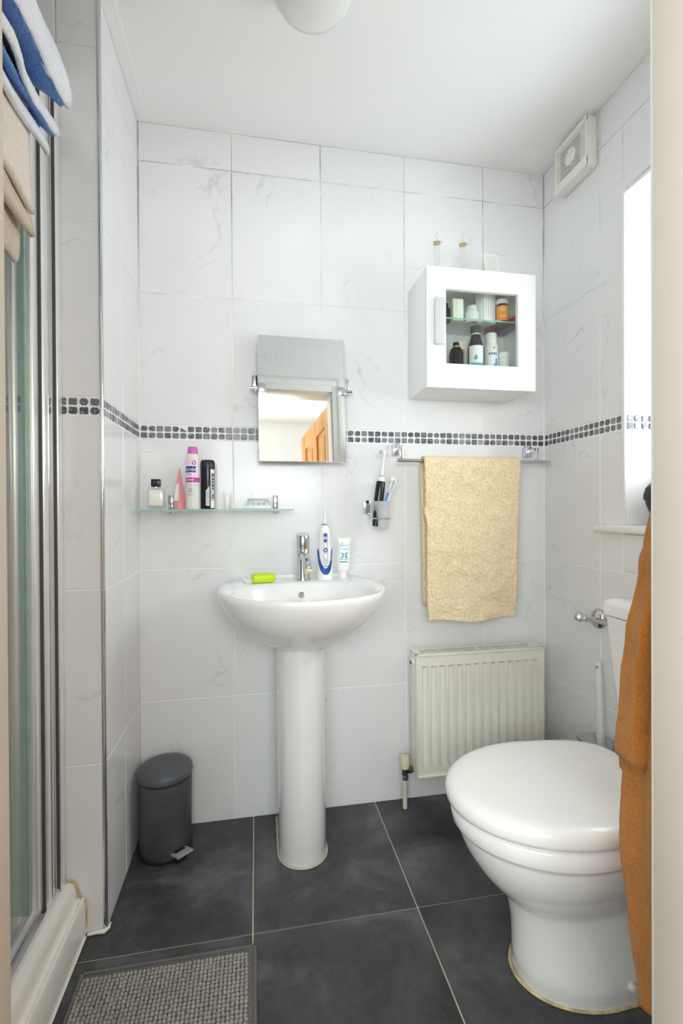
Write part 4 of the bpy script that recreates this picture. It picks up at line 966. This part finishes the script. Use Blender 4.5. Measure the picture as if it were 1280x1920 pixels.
bottle('white_tub', 'round white tub on the right of the cabinet floor', 'tub', 1.2135, -.125, Lo, [(.0, 0), (.0185, 0), (.019, .003), (.019, .105), (.0175, .109)], 'pearl', [(.0, .109), (.0195, .109), (.0195, .123), (.016, .128), (.0, .129)], 'white_plastic')
bottle('white_tube', 'white capped bottle standing behind the lotion bottle', 'bottle', 1.200, -.070, Lo, [(.0, 0), (.0165, 0), (.017, .003), (.017, .125), (.014, .13)], 'white_plastic', [(.0, .13), (.0145, .13), (.0145, .148), (.0, .149)], 'white_plastic')

# figurines and brush on the cabinet top
CT = CZ1+.0015
def figurine(x, y, label, tilt, H=.168):
    t = thing('crystal_figurine', label, 'figurine', (x, y, CT), 'crystal figurines on the cabinet')
    k = H/.168
    def PR(p): return [(r, h*k) for r, h in p]
    obj('body', lathe(NB(), PR([(.0, 0), (.010, 0), (.010, .005), (.005, .012), (.0058, .035), (.0095, .06), (.0082, .08), (.0105, .105), (.0125, .118), (.0092, .126), (.004, .131)]), (x, y, CT), n=10), 'crystal', t, 15)
    for s in (-1, 1): obj('arm', tube(NB(), [(x+s*.008, y, CT+.120*k), (x+s*.017, y-.003, CT+.124*k+tilt*s), (x+s*.025, y-.006, CT+.118*k+tilt*s)], [.004, .0035, .002], 6), 'crystal', t, 15)
    obj('head', lathe(NB(), PR([(.0, .132), (.0035, .132), (.0052, .14), (.0048, .147), (.003, .153), (.0, .156)]), (x+tilt, y, CT), n=8), 'crystal', t, 15)
    obj('band', lathe(NB(), PR([(.0, .116), (.0129, .116), (.0129, .119), (.0, .119)]), (x, y, CT), n=10), 'gold', t)
    obj('crown', lathe(NB(), PR([(.0, .153), (.0035, .153), (.002, .162), (.0, .166)]), (x+tilt, y, CT), n=6), 'crystal', t, 15)
figurine(.9765, -.115, 'clear crystal figurine with outstretched arms at the cabinet left end', .001)
figurine(1.0575, -.142, 'clear crystal figurine with outstretched arms nearer the white brush', -.0015, .150)
hb = thing('hair_brush', 'white plastic vented brush leaning on top of the cabinet', 'brush', (1.19, -.09, CT))
def hbp(u, v, d): return Vector((1.187+u-.10*(v-.06)*1, -.085+.25*(.118-v)*-.4-d, CT+v))
oc = [(-.026, .0), (.026, .0), (.0265, .06)]+[(.0265-.012+.012*math.cos(a), .102+.012*math.sin(a)) for a in [math.pi/2*i/5 for i in range(6)]]+[(-.0265+.012+.012*math.cos(a), .102+.012*math.sin(a)) for a in [math.pi/2+math.pi/2*i/5 for i in range(6)]]+[(-.0265, .06)]
obj('paddle', plate(NB(), oc, hbp, .009), 'pearl', hb, 0)
vt = []
for r_ in range(9):
    for c_ in range(3):
        u0_ = -.017+c_*.0125; v0_ = .012+r_*.0105
        obj('vent_slot', plate(NB(), [(u0_, v0_), (u0_+.0095, v0_+.004), (u0_+.0095, v0_+.0068), (u0_, v0_+.0028)], lambda u, v, d: hbp(u, v, d+.009), .0005), 'light_grey', hb, 0)

# ------------------------------------------------------------------ pedal bin
pb = thing('pedal_bin', 'small black pedal bin in the corner beside the basin', 'bin', (.090, -.097, 0))
bxx, byy = .0905, -.0995
obj('body', lathe(NB(), [(.0, .003), (.074, .003), (.076, .006), (.078, .22), (.0775, .224), (.072, .225), (.0, .225)], (bxx, byy, 0), n=64), 'bin_black', pb, 50)
obj('base_ring', lathe(NB(), [(.0, 0), (.078, 0), (.079, .004), (.079, .012), (.077, .015), (.0, .015)], (bxx, byy, 0), n=64), 'black_matte', pb, 50)
lidb = lathe(NB(), [(.0, .2275), (.074, .2275), (.0795, .230), (.081, .236), (.080, .247), (.075, .2545), (.066, .258), (.04, .2605), (.0, .2615)], (bxx, byy, 0), n=64)
obj('lid', lidb, 'bin_lid_black', pb, 60)
a = math.radians(-52); d_ = Vector((math.cos(a), math.sin(a), 0)); s_ = Vector((-d_.y, d_.x, 0)); c0 = Vector((bxx, byy, 0))+d_*.074
bm = NB(); vv = []
loft(bm, [[c0+d_*q[0]+s_*k_*.024+Vector((0, 0, q[1])) for q in ((-.004, .020), (.030, .030), (.042, .032), (.043, .037), (.030, .036), (-.004, .026))] for k_ in (-1, 1)])
pd = obj('pedal', bm, 'aluminium', pb, 20)
bm = NB(); loft(bm, [[c0+d_*q[0]+s_*k_*.016+Vector((0, 0, q[1])) for q in ((.0, .0265), (.014, .0310), (.014, .0330), (.0, .0285))] for k_ in (-1, 1)])
obj('pedal_pad', bm, 'black_matte', pd, 20)
bm = NB(); loft(bm, [[c0+d_*q[0]+s_*k_*.017+Vector((0, 0, q[1])) for q in ((-.006, .002), (.02, .002), (.018, .016), (-.006, .018))] for k_ in (-1, 1)])
obj('pedal_lever', bm, 'black_matte', pd, 20)

# ------------------------------------------------------------------ bath mat
mt = thing('bath_mat', 'grey bobbled bath mat on the floor in front of the shower', 'bath mat', (.17, -.72, 0))
MX0, MX1, MY0, MY1 = -.020, .366, -1.02, -.490
bm = NB(); box(bm, (MX0, MY0, .0008), (MX1, MY1, .006), .002)
obj('backing', bm, 'mat_border', mt)
bm = NB(); 
for lo, hi in (((MX0, MY0, .005), (MX0+.007, MY1, .010)), ((MX1-.007, MY0, .005), (MX1, MY1, .010)), ((MX0, MY1-.007, .005), (MX1, MY1, .010)), ((MX0, MY0, .005), (MX1, MY0+.007, .010))): box(bm, lo, hi, .002)
obj('border', bm, 'mat_border', mt)
verts, faces = [], []
px_ = .0090
nxn = int((MX1-MX0-.018)/px_); nyn = int((MY1-MY0-.018)/px_)
for i in range(nxn):
    for j in range(nyn):
        cx0 = MX0+.012+i*px_+random.uniform(-.0007, .0007); cy0 = MY0+.012+j*px_+random.uniform(-.0007, .0007); r = .0048*random.uniform(.92, 1.08); h = .0078*random.uniform(.9, 1.1)
        b0 = len(verts); tx_, ty_ = random.uniform(-.0008, .0008), random.uniform(-.0008, .0008)
        for (rr_, hh) in ((.8, 0), (1.0, .45), (.72, .85)):
            for k_ in range(6):
                a = math.pi/3*k_+.3*i; verts.append((cx0+r*rr_*math.cos(a)+tx_*hh, cy0+r*rr_*math.sin(a)+ty_*hh, .0055+h*hh))
        verts.append((cx0+tx_, cy0+ty_, .0055+h))
        for q in range(2):
            for k_ in range(6): faces.append((b0+q*6+k_, b0+q*6+(k_+1) % 6, b0+q*6+6+(k_+1) % 6, b0+q*6+6+k_))
        for k_ in range(6): faces.append((b0+12+k_, b0+12+(k_+1) % 6, b0+18))
me = bpy.data.meshes.new('pile'); me.from_pydata([(x-.17, y+.72, z) for x, y, z in verts], [], faces); me.shade_smooth(); me.materials.append(MATS['mat_pile'])
o = bpy.data.objects.new('pile', me); C.objects.link(o); o.parent = mt; o['kind'] = 'stuff'

# ------------------------------------------------------------------ ceiling lamp, extractor fan
cl = thing('ceiling_lamp', 'white glass dome lamp on the ceiling', 'ceiling lamp', (.505, -.545, 2.19))
obj('ceiling_plate', lathe(NB(), [(.0, 0), (.085, 0), (.085, .012), (.075, .02), (.0, .02)], (.505, -.545, ZC-.0005), (0, 0, -1), 48), 'white_plastic', cl, 50)
obj('glass_dome', lathe(NB(), [(.0, 0), (.078, 0), (.092, .012), (.098, .03), (.094, .052), (.080, .075), (.057, .087), (.03, .094), (.0, .0965)], (.505, -.545, ZC-.018), (0, 0, -1), 48), 'lampglass', cl, 80)
vf = thing('extractor_fan', 'square white extractor fan with slatted grille high on the right wall', 'extractor fan', (1.43, -.215, 2.13))
FY0, FY1, FZ0, FZ1, FXo = -.128, -.290, 2.133, 2.292, 1.407
bm = NB(); box(bm, (FXo+.006, FY1, FZ0), (XR-.0012, FY0, FZ1), .004, 2)
obj('housing', bm, 'vent_plastic', vf)
fr = obj('dark_backing', bx((FXo+.0045, FY1+.034, FZ0+.034), (FXo+.0058, FY0-.012-.016, FZ1-.030)), 'vent_dark', vf)
for k_ in range(15):
    z = FZ0+.032+k_*.0073
    obj('slat', bx((FXo+.0032, FY1+.008, z), (FXo+.0056, FY0-.008, z+.0034)), 'vent_plastic', vf, 0)
obj('centre_boss', lathe(NB(), [(.0, 0), (.026, 0), (.026, .0035), (.024, .0045), (.0, .0045)], (FXo+.0055, (FY0+FY1)/2, (FZ0+FZ1)/2+.005), (-1, 0, 0), 28), 'vent_plastic', vf)
bm = NB(); box(bm, (FXo, FY1, FZ0), (FXo+.007, FY0, FZ0+.030), .002); box(bm, (FXo+.001, FY1, FZ1-.018), (FXo+.007, FY0, FZ1), .002)
box(bm, (FXo+.002, FY1, FZ0), (FXo+.007, FY1+.009, FZ1), .001); box(bm, (FXo+.002, FY0-.009, FZ0), (FXo+.007, FY0, FZ1), .001)
obj('front_frame', bm, 'vent_plastic', vf)

# ------------------------------------------------------------------ wash bag on the sill
wb = thing('wash_bag', 'dark brown leather wash bag on the window sill', 'bag', (1.505, -.50, .992))
def wbr(z, s, zz=None): return [(x, y, .9925+z) for x, y, _ in sellipse(1.508, -.515, 0, .075*s, .055*s, 3, 36)]
obj('bag_body', loft(NB(), [wbr(0, .62), wbr(.004, .68), wbr(.03, .80), wbr(.06, .95), wbr(.085, 1.0), wbr(.105, .93), wbr(.118, .78)]), 'brown_leather', wb, 60)
obj('flap', loft(NB(), [wbr(.072, 1.03), wbr(.086, 1.035), wbr(.106, .96), wbr(.120, .80)]), 'brown_leather', wb, 60)
obj('strap', bx((1.437, -.523, 1.02), (1.4445, -.508, 1.105), .002), 'brown_leather', wb)

# ------------------------------------------------------------------ bathrobe on a hook beside the door
hk = tag(obj('coat_hook', tube(NB(), [(1.06, YF+.001, 1.62), (1.06, YF+.03, 1.60), (1.06, YF+.05, 1.615), (1.06, YF+.052, 1.64)], .006, 10), 'chrome', None), 'chrome hook on the wall beside the doorway', 'hook')
rb = thing('bathrobe', 'burnt orange terry bathrobe hanging beside the doorway', 'bathrobe', (1.08, -1.04, .2))
def robe(prof, cy, ry, name, seed, folds=5, amp=.009, n=110, capb=True):
    """prof: (z, xl, xr)"""
    rings = []
    P_ = prof; zsn = []
    for (z0, a0, b0), (z1, a1, b1) in zip(P_, P_[1:]):
        k = max(1, int(abs(z1-z0)/.008))
        for i in range(k): f = i/k; f = f*f*(3-2*f); zsn.append((z0+(z1-z0)*i/k, a0+(a1-a0)*f, b0+(b1-b0)*f))
    zsn.append(P_[-1])
    for z, xl, xr in zsn:
        cx = (xl+xr)/2; a = (xr-xl)/2; row = []
        for i in range(n):
            t_ = 2*math.pi*i/n; ct, st = math.cos(t_), math.sin(t_)
            x = cx+a*math.copysign(abs(ct)**.85, ct); y = cy+ry*math.copysign(abs(st)**.8, st)
            ph = folds*t_+seed+z*1.6+.8*noise.noise(Vector((t_*1.3, z*3, seed)))
            d = amp*(.9*math.sin(ph)-.35*abs(math.sin(ph*.5+.6))**3)+.005*noise.noise(Vector((x*12+seed, y*12, z*4)))+.0011*noise.noise(Vector((x*150, y*150, z*150)))
            row.append((x+d*ct, max(y+d*st, YF+.018), z))
        rings.append(row)
    return loft(NB(), rings)
obj('body', robe([(.265, .957, 1.22), (.40, .938, 1.23), (.52, .927, 1.235), (.66, .934, 1.23), (.85, .960, 1.22), (1.02, 1.01, 1.20), (1.20, 1.04, 1.16), (1.40, 1.05, 1.13), (1.575, 1.055, 1.085)], -1.012, .072, 'body', .3, 9), 'robe_orange', rb, 180)
sl = obj('sleeve', robe([(.648, .938, .985), (.662, .921, 1.02), (.70, .9165, 1.03), (.78, .922, 1.03), (.84, .931, 1.035), (.95, .958, 1.04), (1.02, .985, 1.06), (1.1, 1.005, 1.07), (1.2, 1.03, 1.08), (1.45, 1.05, 1.085)], -1.000, .030, 'sleeve', 1.1, 5, .006), 'robe_orange', rb, 180)
obj('cuff', robe([(.660, .9155, .96), (.672, .914, .97), (.70, .915, .975), (.712, .919, .97)], -1.000, .030, 'cuff', 1.1, 3, .003), 'robe_orange', sl, 180)
sl2 = obj('sleeve', robe([(.622, .955, 1.01), (.640, .945, 1.03), (.68, .946, 1.045), (.78, .956, 1.05), (.86, .970, 1.05), (.95, .99, 1.06), (1.1, 1.02, 1.08)], -.968, .022, 'sleeve2', 2.3, 5, .005), 'robe_orange', rb, 180)
obj('cuff', robe([(.616, .950, 1.02), (.626, .943, 1.04), (.648, .942, 1.047), (.656, .948, 1.04)], -.968, .025, 'cuff2', 2.3, 3, .002), 'robe_orange', sl2, 180)
